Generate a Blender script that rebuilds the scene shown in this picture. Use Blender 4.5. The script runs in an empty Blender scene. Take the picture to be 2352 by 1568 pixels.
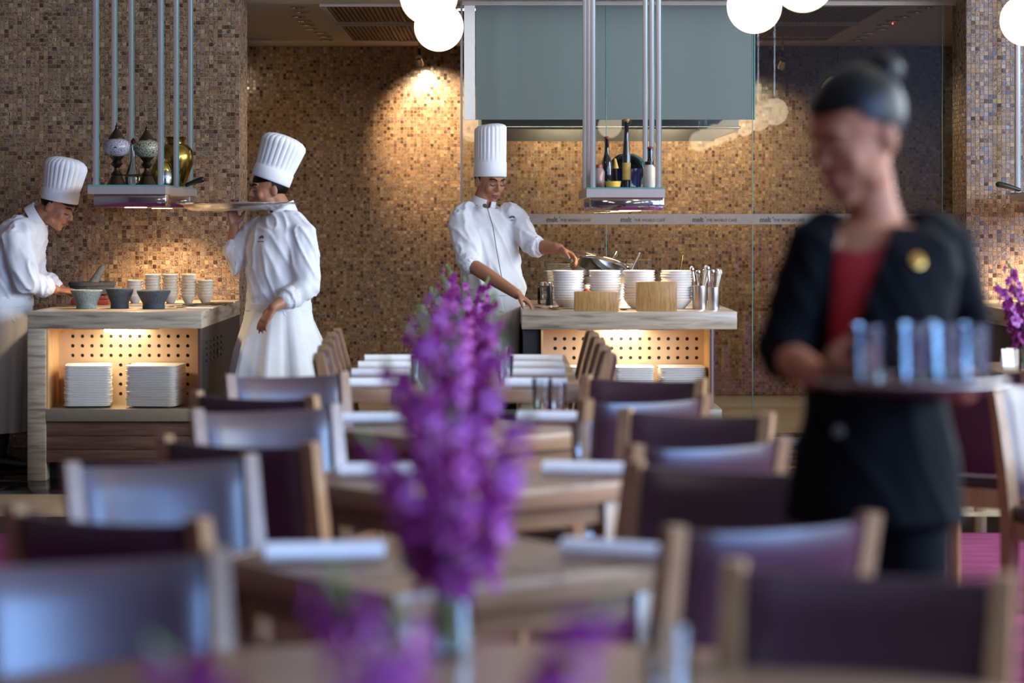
import bpy, bmesh, math, random
import numpy as np
from mathutils import Vector, Matrix, noise

random.seed(7)
SC = bpy.context.scene
COL = SC.collection
PI = math.pi

# ------------------------------------------------------------------ camera
F, EYE, VX, VY = 5555.0, 1.41, 1150.0, 505.0          # focal length in px of a 2352 px wide frame, eye height, vanishing point
cam_d = bpy.data.cameras.new('camera')
cam = bpy.data.objects.new('camera', cam_d); COL.objects.link(cam)
cam.location = (0, 0, EYE); cam.rotation_euler = (PI/2, 0, 0)
cam_d.sensor_width = 36.0; cam_d.lens = F*36/2352
cam_d.shift_x = (1176-VX)/2352; cam_d.shift_y = -(784-VY)/2352
cam_d.clip_end = 200
cam_d.dof.use_dof = True; cam_d.dof.focus_distance = 15.6; cam_d.dof.aperture_fstop = 2.0
SC.camera = cam
def P(px, py, Y): return Vector(((px-VX)/F*Y, Y, EYE-(py-VY)/F*Y))
def XA(px, Y): return (px-VX)/F*Y
def ZA(py, Y): return EYE-(py-VY)/F*Y

# ------------------------------------------------------------------ world, view, daylight
w = bpy.data.worlds.new('world'); SC.world = w; w.use_nodes = True
w.node_tree.nodes['Background'].inputs[0].default_value = (.55, .72, 1, 1)
w.node_tree.nodes['Background'].inputs[1].default_value = .6
SC.view_settings.view_transform = 'Standard'; SC.view_settings.look = 'None'
SC.view_settings.exposure = 0.05; SC.view_settings.gamma = 1.0; SC.view_settings.use_curve_mapping = False

def area_light(name, loc, direction, sx, sy, col, power):
    d = bpy.data.lights.new(name, 'AREA'); d.shape = 'RECTANGLE'; d.size = sx; d.size_y = sy
    d.color = col; d.energy = power
    o = bpy.data.objects.new(name, d); COL.objects.link(o); o.location = loc
    o.rotation_euler = Vector(direction).to_track_quat('-Z', 'Z').to_euler()
    return o
DAY = (.76, .87, 1.0)
# daylight entering by the windows of the right-hand wall and the rear wall (wall pieces stand between them)
for (y0, y1), pw in zip(((-4.6, -1.4), (-.9, 2.3), (2.8, 6.0), (6.5, 9.7), (10.2, 13.0)), (1.7, 2.5, 1.0, 1.1, 1.7)):
    area_light('daylight', (7.25, (y0+y1)/2, 3.0), (-1, 0, -.05), y1-y0, 4.9, (.22, .46, 1) if y0 < -4 else (.29, .53, 1) if y0 < 0 else DAY, 640*pw*(y1-y0)/3.2)

# ------------------------------------------------------------------ materials
MATS = {}
def srgb(h):
    c = [int(h[i:i+2], 16)/255 for i in (0, 2, 4)]
    return tuple(((x/12.92) if x <= .04045 else ((x+.055)/1.055)**2.4) for x in c)+(1,)
class N:
    def __init__(s, name):
        s.m = bpy.data.materials.new(name); s.m.use_nodes = True
        s.t = s.m.node_tree; s.n = s.t.nodes; s.n.clear()
        s.out = s.n.new('ShaderNodeOutputMaterial')
    def a(s, typ, ins=None, **kw):
        n = s.n.new(typ)
        for k, v in kw.items(): setattr(n, k, v)
        for k, v in (ins or {}).items():
            if isinstance(v, bpy.types.NodeSocket): s.t.links.new(v, n.inputs[k])
            else: n.inputs[k].default_value = v
        return n
    def l(s, a, b): s.t.links.new(a, b)
    def ramp(s, fac, stops, interp='LINEAR'):
        r = s.n.new('ShaderNodeValToRGB'); r.color_ramp.interpolation = interp
        e = r.color_ramp.elements
        while len(e) < len(stops): e.new(.5)
        for i, (p, c) in enumerate(stops): e[i].position = p; e[i].color = c if len(c) == 4 else tuple(c)+(1,)
        s.l(fac, r.inputs[0]); return r.outputs[0]
    def math(s, op, a, b=None, c=None):
        ins = {0: a}
        if b is not None: ins[1] = b
        if c is not None: ins[2] = c
        return s.a('ShaderNodeMath', ins, operation=op).outputs[0]
    def mix(s, fac, a, b, bt='MIX'):
        n = s.n.new('ShaderNodeMix'); n.data_type = 'RGBA'; n.blend_type = bt
        for i, v in ((0, fac), (6, a), (7, b)):
            if isinstance(v, bpy.types.NodeSocket): s.l(v, n.inputs[i])
            else: n.inputs[i].default_value = v
        return n.outputs[2]
    def done(s, shader): s.l(shader, s.out.inputs[0]); MATS[s.m.name] = s.m; return s.m

def plain(name, col, rough=.5, metal=0., var=.12, scale=30., bump=.0, spec=.5, coat=0., sheen=0., stretch=None, trans=0.):
    """principled material with a little procedural mottling"""
    m = N(name)
    if isinstance(col, str): col = srgb(col)
    co = m.a('ShaderNodeTexCoord').outputs['Object']
    mp = m.a('ShaderNodeMapping', {0: co, 'Scale': stretch or (1, 1, 1)}).outputs[0]
    nz = m.a('ShaderNodeTexNoise', {'Vector': mp, 'Scale': scale, 'Detail': 4.}).outputs[0]
    lo = tuple(max(0, x*(1-var)) for x in col[:3])+(1,); hi = tuple(min(1, x*(1+var)) for x in col[:3])+(1,)
    c = m.ramp(nz, [(.3, lo), (.7, hi)])
    b = m.a('ShaderNodeBsdfPrincipled', {'Base Color': c, 'Roughness': rough, 'Metallic': metal, 'Specular IOR Level': spec,
            'Coat Weight': coat, 'Sheen Weight': sheen, 'Transmission Weight': trans})
    if bump:
        bp = m.a('ShaderNodeBump', {'Height': nz, 'Strength': bump, 'Distance': .01}); m.l(bp.outputs[0], b.inputs['Normal'])
    return m.done(b.outputs[0])

def wood(name, c1, c2, rough=.45, axis=0, scale=14., spec=.4):
    m = N(name)
    co = m.a('ShaderNodeTexCoord').outputs['Object']
    st = [7., 7., 7.]; st[axis] = .6
    mp = m.a('ShaderNodeMapping', {0: co, 'Scale': st}).outputs[0]
    nz = m.a('ShaderNodeTexNoise', {'Vector': mp, 'Scale': scale, 'Detail': 6., 'Distortion': .6}).outputs[0]
    c = m.ramp(nz, [(.28, srgb(c1)), (.72, srgb(c2))])
    bp = m.a('ShaderNodeBump', {'Height': nz, 'Strength': .12, 'Distance': .004})
    b = m.a('ShaderNodeBsdfPrincipled', {'Base Color': c, 'Roughness': rough, 'Specular IOR Level': spec, 'Normal': bp.outputs[0]})
    return m.done(b.outputs[0])

def emit(name, col, strength):
    m = N(name); e = m.a('ShaderNodeEmission', {0: tuple(col)+(1,), 1: strength}); return m.done(e.outputs[0])

def clear_glass(name, tint=(.96, .98, .98), refl=1.0, base=.02, rough=0.):
    m = N(name)
    fr = m.a('ShaderNodeLayerWeight', {0: .35}).outputs['Fresnel']
    fac = m.math('ADD', m.math('MULTIPLY', fr, refl), base)
    t = m.a('ShaderNodeBsdfTransparent', {0: tuple(tint)+(1,)}); g = m.a('ShaderNodeBsdfGlossy', {0: (1, 1, 1, 1), 'Roughness': rough})
    x = m.a('ShaderNodeMixShader', {0: fac, 1: t.outputs[0], 2: g.outputs[0]})
    return m.done(x.outputs[0])

PITCH = .027
def mosaic(name, axis):
    """brown rainforest-marble mosaic: a colour for every tile and dark veins that change direction from tile to tile"""
    m = N(name)
    pos = m.a('ShaderNodeNewGeometry').outputs['Position']
    sp = m.a('ShaderNodeSeparateXYZ', {0: pos})
    u = m.math('FLOOR', m.math('DIVIDE', sp.outputs[axis], PITCH)); v = m.math('FLOOR', m.math('DIVIDE', sp.outputs[2], PITCH))
    cell = m.a('ShaderNodeCombineXYZ', {0: u, 1: v, 2: 0.37}).outputs[0]
    wn = m.a('ShaderNodeTexWhiteNoise', {0: cell}, noise_dimensions='3D')
    r, rc = wn.outputs[0], wn.outputs[1]
    base = m.ramp(r, [(0, srgb('3a241a')), (.045, srgb('56392c')), (.09, srgb('7e6149')), (.20, srgb('8f7257')), (.42, srgb('9a7d60')),
                      (.62, srgb('896f58')), (.78, srgb('a68b6b')), (.91, srgb('926d45')), (.96, srgb('6e615a'))], 'CONSTANT')
    off = m.a('ShaderNodeVectorMath', {0: rc, 1: (40, 40, 40)}, operation='MULTIPLY').outputs[0]
    rot = m.a('ShaderNodeVectorRotate', {0: pos, 'Axis': (0, 1, 0) if axis == 0 else (1, 0, 0), 'Angle': m.math('MULTIPLY', r, 60.)}).outputs[0]
    st = m.a('ShaderNodeMapping', {0: rot, 'Scale': (1.6, 1, .45)}).outputs[0]
    vv = m.a('ShaderNodeVectorMath', {0: st, 1: off}, operation='ADD').outputs[0]
    nz = m.a('ShaderNodeTexNoise', {'Vector': vv, 'Scale': 48., 'Detail': 2., 'Distortion': 1.0}).outputs[0]
    vmask = m.ramp(m.a('ShaderNodeSeparateColor', {0: rc}).outputs[1], [(.10, (0, 0, 0)), (.30, (1, 1, 1))])
    vein = m.ramp(m.math('ABSOLUTE', m.math('SUBTRACT', nz, .5)), [(.022, (1, 1, 1)), (.06, (0, 0, 0))])
    nz2 = m.a('ShaderNodeTexNoise', {'Vector': vv, 'Scale': 40., 'Detail': 5.}).outputs[0]
    c = m.mix(m.ramp(nz2, [(.35, (0, 0, 0)), (.7, (.6, .6, .6))]), base, srgb('806248'))
    c = m.mix(m.math('MULTIPLY', m.math('MULTIPLY', vein, vmask), .85), c, srgb('35241b'))
    ro = m.math('MULTIPLY_ADD', r, .25, .12)
    b = m.a('ShaderNodeBsdfPrincipled', {'Base Color': c, 'Roughness': ro, 'Specular IOR Level': .5})
    return m.done(b.outputs[0])

M_TX = mosaic('mosaic_x', 0); M_TY = mosaic('mosaic_y', 1)
M_GROUT = plain('grout', '84715b', .85, var=.2, scale=60)
M_CEIL = plain('ceiling_paint', 'b9b0a3', .8, var=.03)
M_WHITEWALL = plain('pale_plaster', 'b8b4ae', .85, var=.04)
M_DARKWALL = plain('dark_panelling', '4b3a30', .6, var=.2, scale=8)
M_CARPET = None
M_BLACKFLOOR = plain('polished_black_tile', '14110f', .12, var=.3, scale=6)
M_BEIGE = plain('beige_stone', 'b9a588', .35, var=.15, scale=9)
M_OAK = wood('oak_post', '8a6240', 'b08a60', .28, axis=2, spec=.8)
M_OAKT = wood('oak_table_top', '86644a', 'a88565', .28, axis=0, scale=9, spec=.5)
M_OAKE = wood('oak_table_edge', '7a583c', '98744f', .4, axis=0, scale=9)
M_BAMBOO = wood('bamboo', '8a6032', 'b88f54', .4, axis=2, scale=22)
M_REDWOOD = wood('reddish_wood', '5d4034', '84604e', .6, axis=0, scale=6)
M_NICHEWOOD = wood('pale_niche_wood', 'a8794a', 'd1a871', .4, axis=2, scale=6)
M_LEATHER = plain('purple_leather', (.044, .012, .021, 1), .32, var=.25, scale=5, bump=.05, spec=1.)
M_POST = plain('satin_aluminium', 'b9b0aa', .35, .55, var=.05, scale=20, stretch=(1, 1, .05))
M_STEEL = plain('brushed_steel', 'c9c4c0', .28, 1., var=.08, scale=40, stretch=(1, 1, .05))
M_CHROME = plain('mirror_chrome', 'd9d5d2', .06, 1., var=.02)
M_HOODSTEEL = plain('hood_steel', '8f8d88', .25, 1., var=.06, scale=10)
M_BLACKPLASTIC = plain('black_plastic', '121212', .35, var=.1)
M_DARKCAB = plain('dark_cabinet', '231d1b', .45, var=.3, scale=12)
M_WHITECHINA = plain('white_china', 'e9e4dc', .18, var=.02, spec=.5)
M_CREAMCHINA = plain('cream_china', 'e6dccb', .25, var=.03, spec=.5)
M_STONEBOWL1 = plain('grey_green_granite', '7a827b', .75, var=.35, scale=120, bump=.25)
M_STONEBOWL2 = plain('charcoal_granite', '3a3f45', .75, var=.35, scale=120, bump=.25)
M_STONEBOWL3 = plain('basalt', '5a5650', .8, var=.45, scale=150, bump=.4)
M_PESTLE = plain('pestle_stone', '8d8672', .7, var=.25, scale=50)
M_BRASS = plain('aged_brass', '9c8240', .22, 1., var=.2, scale=12, bump=.05)
M_BRONZE = plain('dark_bronze', '55463a', .35, 1., var=.3, scale=20)
M_SILVER = plain('embossed_silver', 'c8c8cc', .22, 1., var=.15, scale=90, bump=.5)
M_COPPER = plain('perforated_copper', 'd6b894', .3, .45, var=.05, scale=3, stretch=(6, 1, .1))
M_CHEF = plain('white_chef_cotton', 'd8d6d6', .85, var=.03, scale=25, sheen=.2)
M_APRON = plain('white_apron_cotton', 'd6d3cf', .85, var=.03, scale=25, sheen=.2)
M_HAT = plain('white_paper_toque', 'e2e0df', .8, var=.02, scale=15)
M_TROUSER = plain('charcoal_trousers', '2a2a2d', .85, var=.2)
M_SHOE = plain('black_shoe_leather', '0d0c0c', .3, var=.1)
M_BLAZER = plain('black_wool', '050506', .8, var=.2, scale=60, spec=.12)
M_RED = plain('red_knit', '9c1016', .7, var=.1)
M_SKIN1 = plain('brown_skin', 'a06a4c', .5, var=.08, scale=18)
M_SKIN2 = plain('tan_skin', 'ab6e4e', .6, var=.08, scale=18, spec=.25)
M_LIP1 = plain('lip_brown', '8a5042', .4); M_LIP2 = plain('lip_red', '8c2a2c', .35)
M_HAIR = plain('black_hair', '050505', .45, var=.3, scale=60, stretch=(1, 1, .2), spec=.2)
M_EYE = plain('eye_white', '9a928c', .5); M_IRIS = plain('iris_brown', '1c110c', .15)
M_NAPKIN = plain('white_linen', 'f0eeec', .8, var=.04, scale=40)
M_GREEN = plain('leaf_green', '5b7a35', .5, var=.25, scale=20)
M_LOGO = plain('dark_green_embroidery', '4a524c', .8)
M_GOLD = plain('gold_pin', 'b98a45', .25, 1.)
M_TRAYBROWN = plain('brown_tray', '4c2f2a', .3, var=.1)
M_PAPER = plain('white_card', 'dad7d2', .7, var=.03)
M_REDCLAY = plain('red_lacquer', '8c3526', .4, var=.2)
M_YELLOW = plain('banana_yellow', 'd0a53c', .5, var=.15)
M_LABELY = plain('gold_label', 'c29a48', .6, var=.2)
M_BLUEGLASS = plain('cobalt_glass', '0d1530', .08, var=.1, spec=.7)
M_DARKGLASS = plain('dark_bottle_glass', '131515', .07, var=.1, spec=.8)
M_RICE = plain('pale_spice', 'c9b6a0', .6, var=.2, scale=70)
M_BOTTLECREAM = plain('cream_label_jar', 'cfc3b6', .4, var=.1)
M_GREENGLAZE = plain('green_glaze', '4b6b5a', .15, var=.2)
M_GLASS = clear_glass('drinking_glass', (.93, .96, .97), 1.0, .05)
M_PANE = clear_glass('partition_glass', (.84, .87, .86), .25, .035)
M_GLASSEDGE = plain('green_glass_edge', '5f8f8a', .1, var=.05, spec=.8)
M_WATER = clear_glass('vase_water', (.78, .88, .84), .8, .04)
M_GLOBE = emit('opal_globe_glow', (1, .83, .60), 4.2)
M_LAMPWARM = emit('warm_lamp', (1, .72, .40), 22)
M_LAMPWHITE = emit('white_lamp', (1, .92, .82), 40)
M_LED = emit('red_led', (1, .03, .02), 12)
def frosted():
    m = N('frosted_teal_glass')
    d = m.a('ShaderNodeBsdfPrincipled', {'Base Color': srgb('8f9a96'), 'Roughness': .35, 'Specular IOR Level': .4})
    t = m.a('ShaderNodeBsdfTranslucent', {0: srgb('a2b6b0')})
    return m.done(m.a('ShaderNodeMixShader', {0: .45, 1: d.outputs[0], 2: t.outputs[0]}).outputs[0])
M_FROST = frosted()
def frostband():
    m = N('frosted_band')
    d = m.a('ShaderNodeBsdfDiffuse', {0: srgb('a8a09a')}); t = m.a('ShaderNodeBsdfTransparent', {0: (.9, .9, .9, 1)})
    return m.done(m.a('ShaderNodeMixShader', {0: .5, 1: d.outputs[0], 2: t.outputs[0]}).outputs[0])
M_BAND = frostband()
M_LETTER = plain('brown_lettering', '4e3f38', .6)
def carpet():
    m = N('magenta_striped_carpet')
    pos = m.a('ShaderNodeNewGeometry').outputs['Position']
    mp = m.a('ShaderNodeMapping', {0: pos, 'Scale': (.35, 5.5, 1)}).outputs[0]
    nz = m.a('ShaderNodeTexNoise', {'Vector': mp, 'Scale': 4., 'Detail': 5.}).outputs[0]
    c = m.ramp(nz, [(.3, srgb('42102a')), (.45, srgb('701a48')), (.55, srgb('a03a6e')), (.62, srgb('7c2452')), (.75, srgb('501632'))])
    fz = m.a('ShaderNodeTexNoise', {'Vector': pos, 'Scale': 300.}).outputs[0]
    bp = m.a('ShaderNodeBump', {'Height': fz, 'Strength': .5, 'Distance': .01})
    return m.done(m.a('ShaderNodeBsdfPrincipled', {'Base Color': c, 'Roughness': .95, 'Normal': bp.outputs[0]}).outputs[0])
M_CARPET = carpet()
def travertine():
    m = N('travertine')
    pos = m.a('ShaderNodeTexCoord').outputs['Object']
    mp = m.a('ShaderNodeMapping', {0: pos, 'Scale': (1.2, 1.2, 14)}).outputs[0]
    nz = m.a('ShaderNodeTexNoise', {'Vector': mp, 'Scale': 3., 'Detail': 8., 'Distortion': .4}).outputs[0]
    c = m.ramp(nz, [(.3, srgb('75685a')), (.45, srgb('a08f7a')), (.6, srgb('b3a28b')), (.75, srgb('8c7d69'))])
    return m.done(m.a('ShaderNodeBsdfPrincipled', {'Base Color': c, 'Roughness': .3}).outputs[0])
M_TRAV = travertine()
def lampmosaic(name, a, b, sc):
    m = N(name)
    v = m.a('ShaderNodeTexVoronoi', {'Vector': m.a('ShaderNodeTexCoord').outputs['Object'], 'Scale': sc}, feature='DISTANCE_TO_EDGE')
    c = m.ramp(v.outputs[0], [(.05, srgb(b)), (.12, srgb(a))])
    return m.done(m.a('ShaderNodeBsdfPrincipled', {'Base Color': c, 'Roughness': .25}).outputs[0])
M_LM1 = lampmosaic('lamp_mosaic_lilac', 'c3b9c0', '3a3036', 120)
M_LM2 = lampmosaic('lamp_mosaic_green', 'a9a88c', '26231c', 95)
def petal():
    m = N('orchid_petal')
    nz = m.a('ShaderNodeTexNoise', {'Vector': m.a('ShaderNodeTexCoord').outputs['Object'], 'Scale': 30.}).outputs[0]
    oi = m.a('ShaderNodeObjectInfo').outputs['Random']
    c = m.ramp(m.math('ADD', m.math('MULTIPLY', nz, .5), m.math('MULTIPLY', oi, .5)),
               [(.2, srgb('761a58')), (.45, srgb('9e3690')), (.7, srgb('b45cb0')), (.92, srgb('d6a6da'))])
    d = m.a('ShaderNodeBsdfPrincipled', {'Base Color': c, 'Roughness': .5, 'Specular IOR Level': .3}); t = m.a('ShaderNodeBsdfTranslucent', {0: c})
    return m.done(m.a('ShaderNodeMixShader', {0: .35, 1: d.outputs[0], 2: t.outputs[0]}).outputs[0])
M_PETAL = petal()
M_PETALC = plain('orchid_throat', 'c9a8b0', .5)

# ------------------------------------------------------------------ mesh helpers
class MB:
    def __init__(s): s.v = []; s.f = []
    def add(s, vs, fs):
        o = len(s.v); s.v += [tuple(x) for x in vs]; s.f += [tuple(i+o for i in f) for f in fs]; return s
    def box(s, x0, x1, y0, y1, z0, z1, bev=0.):
        if bev <= 0:
            return s.add([(x0,y0,z0),(x1,y0,z0),(x1,y1,z0),(x0,y1,z0),(x0,y0,z1),(x1,y0,z1),(x1,y1,z1),(x0,y1,z1)],
                         [(0,3,2,1),(4,5,6,7),(0,1,5,4),(1,2,6,5),(2,3,7,6),(3,0,4,7)])
        bm = bmesh.new(); bmesh.ops.create_cube(bm, size=1)
        for v in bm.verts:
            v.co = Vector(((x0+x1)/2+v.co.x*(x1-x0), (y0+y1)/2+v.co.y*(y1-y0), (z0+z1)/2+v.co.z*(z1-z0)))
        bmesh.ops.bevel(bm, geom=bm.edges[:], offset=bev, segments=2, affect='EDGES', profile=.5)
        return s.bm(bm)
    def bm(s, bm):
        bm.verts.index_update(); s.add([v.co[:] for v in bm.verts], [[v.index for v in f.verts] for f in bm.faces]); bm.free(); return s
    def lathe(s, prof, c=(0,0,0), n=24, fn=None):
        """prof: list of (r, z) from bottom to top, revolved about z; fn(angle, r, z) may change r"""
        vs = []; fs = []; m = len(prof)
        for r, z in prof:
            for k in range(n):
                a = 2*PI*k/n; rr = fn(a, r, z) if fn else r
                vs.append((c[0]+rr*math.cos(a), c[1]+rr*math.sin(a), c[2]+z))
        for i in range(m-1):
            for k in range(n):
                fs.append((i*n+k, i*n+(k+1) % n, (i+1)*n+(k+1) % n, (i+1)*n+k))
        if prof[0][0] > 1e-4: fs.append(tuple(reversed(range(n))))
        if prof[-1][0] > 1e-4: fs.append(tuple(range((m-1)*n, m*n)))
        return s.add(vs, fs)
    def tube(s, pts, rads, n=12, caps=True, flat=None):
        pts = [Vector(p) for p in pts]
        if not hasattr(rads, '__len__'): rads = [rads]*len(pts)
        rads = [(r, r) if not hasattr(r, '__len__') else r for r in rads]
        P_, R_ = [], []
        T = [(pts[min(i+1, len(pts)-1)]-pts[max(i-1, 0)]).normalized() for i in range(len(pts))]
        if caps:
            for q in (.95, .7, .35):
                P_.append(pts[0]-T[0]*min(rads[0])*q); sc = math.sqrt(max(0, 1-q*q)); R_.append((rads[0][0]*sc, rads[0][1]*sc))
        TT = [T[0]]*len(P_)
        for p, r, t in zip(pts, rads, T): P_.append(p); R_.append(r); TT.append(t)
        if caps:
            for q in (.35, .7, .95):
                P_.append(pts[-1]+T[-1]*min(rads[-1])*q); sc = math.sqrt(max(0, 1-q*q)); R_.append((rads[-1][0]*sc, rads[-1][1]*sc)); TT.append(T[-1])
        up = Vector(flat) if flat is not None else (Vector((0,0,1)) if abs(T[0].z) < .9 else Vector((0,1,0)))
        vs = []; fs = []
        for p, r, t in zip(P_, R_, TT):
            a = up - t*up.dot(t)
            if a.length < 1e-5: a = t.orthogonal()
            a.normalize(); b = t.cross(a)
            if flat is None: up = a
            for k in range(n):
                th = 2*PI*k/n; vs.append(p+b*(r[0]*math.cos(th))+a*(r[1]*math.sin(th)))
        m = len(P_)
        for i in range(m-1):
            for k in range(n): fs.append((i*n+k, i*n+(k+1) % n, (i+1)*n+(k+1) % n, (i+1)*n+k))
        fs.append(tuple(reversed(range(n)))); fs.append(tuple(range((m-1)*n, m*n)))
        return s.add(vs, fs)
    def loft(s, rings, n=24, cap=True):
        """rings: (centre, u, v) with points c + u cos + v sin"""
        vs = []; fs = []
        for c, u, v in rings:
            for k in range(n):
                th = 2*PI*k/n; vs.append(Vector(c)+Vector(u)*math.cos(th)+Vector(v)*math.sin(th))
        m = len(rings)
        for i in range(m-1):
            for k in range(n): fs.append((i*n+k, i*n+(k+1) % n, (i+1)*n+(k+1) % n, (i+1)*n+k))
        if cap: fs.append(tuple(reversed(range(n)))); fs.append(tuple(range((m-1)*n, m*n)))
        return s.add(vs, fs)
    def ell(s, c, r, M=None, n=16, m=10):
        vs = []; fs = []; c = Vector(c)
        for i in range(m+1):
            ph = PI*i/m
            for k in range(n):
                th = 2*PI*k/n; p = Vector((r[0]*math.sin(ph)*math.cos(th), r[1]*math.sin(ph)*math.sin(th), -r[2]*math.cos(ph)))
                vs.append(c+(M @ p if M else p))
        for i in range(m):
            for k in range(n): fs.append((i*n+k, i*n+(k+1) % n, (i+1)*n+(k+1) % n, (i+1)*n+k))
        return s.add(vs, fs)
    def xf(s, M):
        s.v = [tuple(M @ Vector(p)) for p in s.v]; return s

def mesh(name, mb, mats, smooth=40.):
    me = bpy.data.meshes.new(name)
    if isinstance(mb, MB): me.from_pydata(mb.v, [], mb.f)
    else: me = mb
    if not isinstance(mats, (list, tuple)): mats = [mats]
    for m in mats: me.materials.append(m)
    if isinstance(mb, MB):
        bm = bmesh.new(); bm.from_mesh(me); bmesh.ops.remove_doubles(bm, verts=bm.verts, dist=1e-6)
        bmesh.ops.recalc_face_normals(bm, faces=bm.faces); bm.to_mesh(me); bm.free()
    if smooth:
        me.polygons.foreach_set('use_smooth', [True]*len(me.polygons))
        me.set_sharp_from_angle(angle=math.radians(smooth))
    me.update(); return me

def obj(name, mb, mat, parent=None, smooth=40., world=False, loc=None):
    me = mesh(name, mb, mat, smooth)
    o = bpy.data.objects.new(name, me); COL.objects.link(o)
    if parent is not None:
        o.parent = parent
        if world:
            off = parent['_wl'] if '_wl' in parent else parent.location
            me.transform(Matrix.Translation(-Vector(off)))
            o['_wl'] = tuple(off)
    if loc is not None: o.location = loc
    return o
def tag(o, label, cat, group=None, kind=None):
    if label: o['label'] = label
    if cat: o['category'] = cat
    if group: o['group'] = group
    if kind: o['kind'] = kind
    return o
def thing(name, label, cat, loc=(0,0,0), rz=0, group=None):
    o = bpy.data.objects.new(name, None); COL.objects.link(o); o.empty_display_size = .1
    o.location = loc; o.rotation_euler = (0, 0, rz)
    return tag(o, label, cat, group)
def struct(name, mb, mat, smooth=0): return tag(obj(name, mb, mat, None, smooth), None, None, None, 'structure')
def dup(root, loc, rz=0, label=None, group=None, rot=None):
    r = root.copy(); COL.objects.link(r); r.location = loc; r.rotation_euler = rot or (0, 0, rz)
    if label: r['label'] = label
    if group: r['group'] = group
    for ch in list(root.children):
        c = ch.copy(); COL.objects.link(c); c.parent = r
        for g in list(ch.children):
            d = g.copy(); COL.objects.link(d); d.parent = c
    return r
ORD = ['topmost', 'second', 'third', 'fourth', 'fifth', 'sixth', 'seventh', 'eighth', 'ninth', 'tenth', 'eleventh', 'twelfth', 'thirteenth',
       'fourteenth', 'fifteenth', 'sixteenth', 'seventeenth', 'eighteenth', 'nineteenth', 'twentieth', 'twenty-first', 'twenty-second',
       'twenty-third', 'twenty-fourth', 'twenty-fifth', 'twenty-sixth', 'twenty-seventh', 'twenty-eighth']
def ordinal(i): return 'topmost' if i == 0 else ORD[i]+' from the top'
def spot(name, loc, target, power, col, size, blend=.6, rad=.03, parent=None):
    d = bpy.data.lights.new(name, 'SPOT'); d.energy = power; d.color = col; d.spot_size = math.radians(size); d.spot_blend = blend; d.shadow_soft_size = rad
    o = bpy.data.objects.new(name, d); COL.objects.link(o); o.location = loc
    o.rotation_euler = (Vector(target)-Vector(loc)).to_track_quat('-Z', 'Y').to_euler(); return o
WARM = (1, .76, .48)

# ------------------------------------------------------------------ the setting
WY, GY, BY = 15.0, 15.35, 19.5            # front of mosaic walls, glass partition, kitchen back wall
KZ, DZ = 2.81, 5.8                         # kitchen ceiling, dining ceiling
struct('floor_carpet', MB().box(-5, 7, -5, 10.9, -.1, 0), M_CARPET)
struct('floor_border', MB().box(-5, 7, 10.9, 11.5, -.1, 0.001), M_BLACKFLOOR)
fl = struct('floor_stone', MB().box(-5, 7, 11.5, 12.43, -.1, -.004), M_GROUT)
slab = mesh('floor_slab', MB().box(-.298, .298, -.4605, .4605, -.06, .002, .003), M_BEIGE)
for i in range(20):
    o = bpy.data.objects.new('floor_slab', slab); COL.objects.link(o); o.parent = fl; o.location = (-4.7+.6*i, 11.965, 0)
fk = struct('floor_kitchen', MB().box(-5, 7, 12.43, 19.6, -.1, -.004), M_GROUT)
slab = mesh('floor_tile', MB().box(-.298, .298, -.298, .298, -.05, .001, .002), M_BLACKFLOOR)
for i in range(20):
    for j in range(6):
        o = bpy.data.objects.new('floor_tile', slab); COL.objects.link(o); o.parent = fk; o.location = (-4.7+.6*i, 12.73+.6*j, 0)
struct('ceiling_dining', MB().box(-5, 7, -5, 15.5, DZ, DZ+.1), M_CEIL)
struct('wall_bulkhead', MB().box(-1.62, 2.9, 15.0, 15.5, 2.795, DZ), M_WHITEWALL)
struct('wall_dining_left', MB().box(-5.1, -5, -5, 15, 0, DZ), M_DARKWALL)
# right wall with five windows, rear wall with two
rw = MB(); rw.box(7, 7.15, -5, 15.4, 0, .55); rw.box(7, 7.15, -5, 15.4, 5.45, DZ)
for y0, y1 in ((-5, -4.6), (-1.4, -.9), (2.3, 2.8), (6.0, 6.5), (9.7, 10.2), (13.0, 15.4)): rw.box(7, 7.15, y0, y1, .55, 5.45)
struct('wall_right', rw, M_WHITEWALL)
rw = MB().box(-5, 7, -5.15, -5, 0, DZ)
struct('wall_rear', rw, M_DARKWALL)
for n_, (y0, y1) in enumerate(((-4.6, -1.4), (-.9, 2.3), (2.8, 6.0), (6.5, 9.7), (10.2, 13.0))):
    m = MB()
    for z0, z1 in ((.55, .61), (2.9, 2.96), (5.39, 5.45)): m.box(7.02, 7.10, y0, y1, z0, z1)
    for yy in (y0+.03, (y0*2+y1)/3, (y0+2*y1)/3, y1-.03): m.box(7.02, 7.10, yy-.03, yy+.03, .61, 5.39)
    struct('window_%d' % (n_+2), m, M_DARKWALL)

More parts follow.
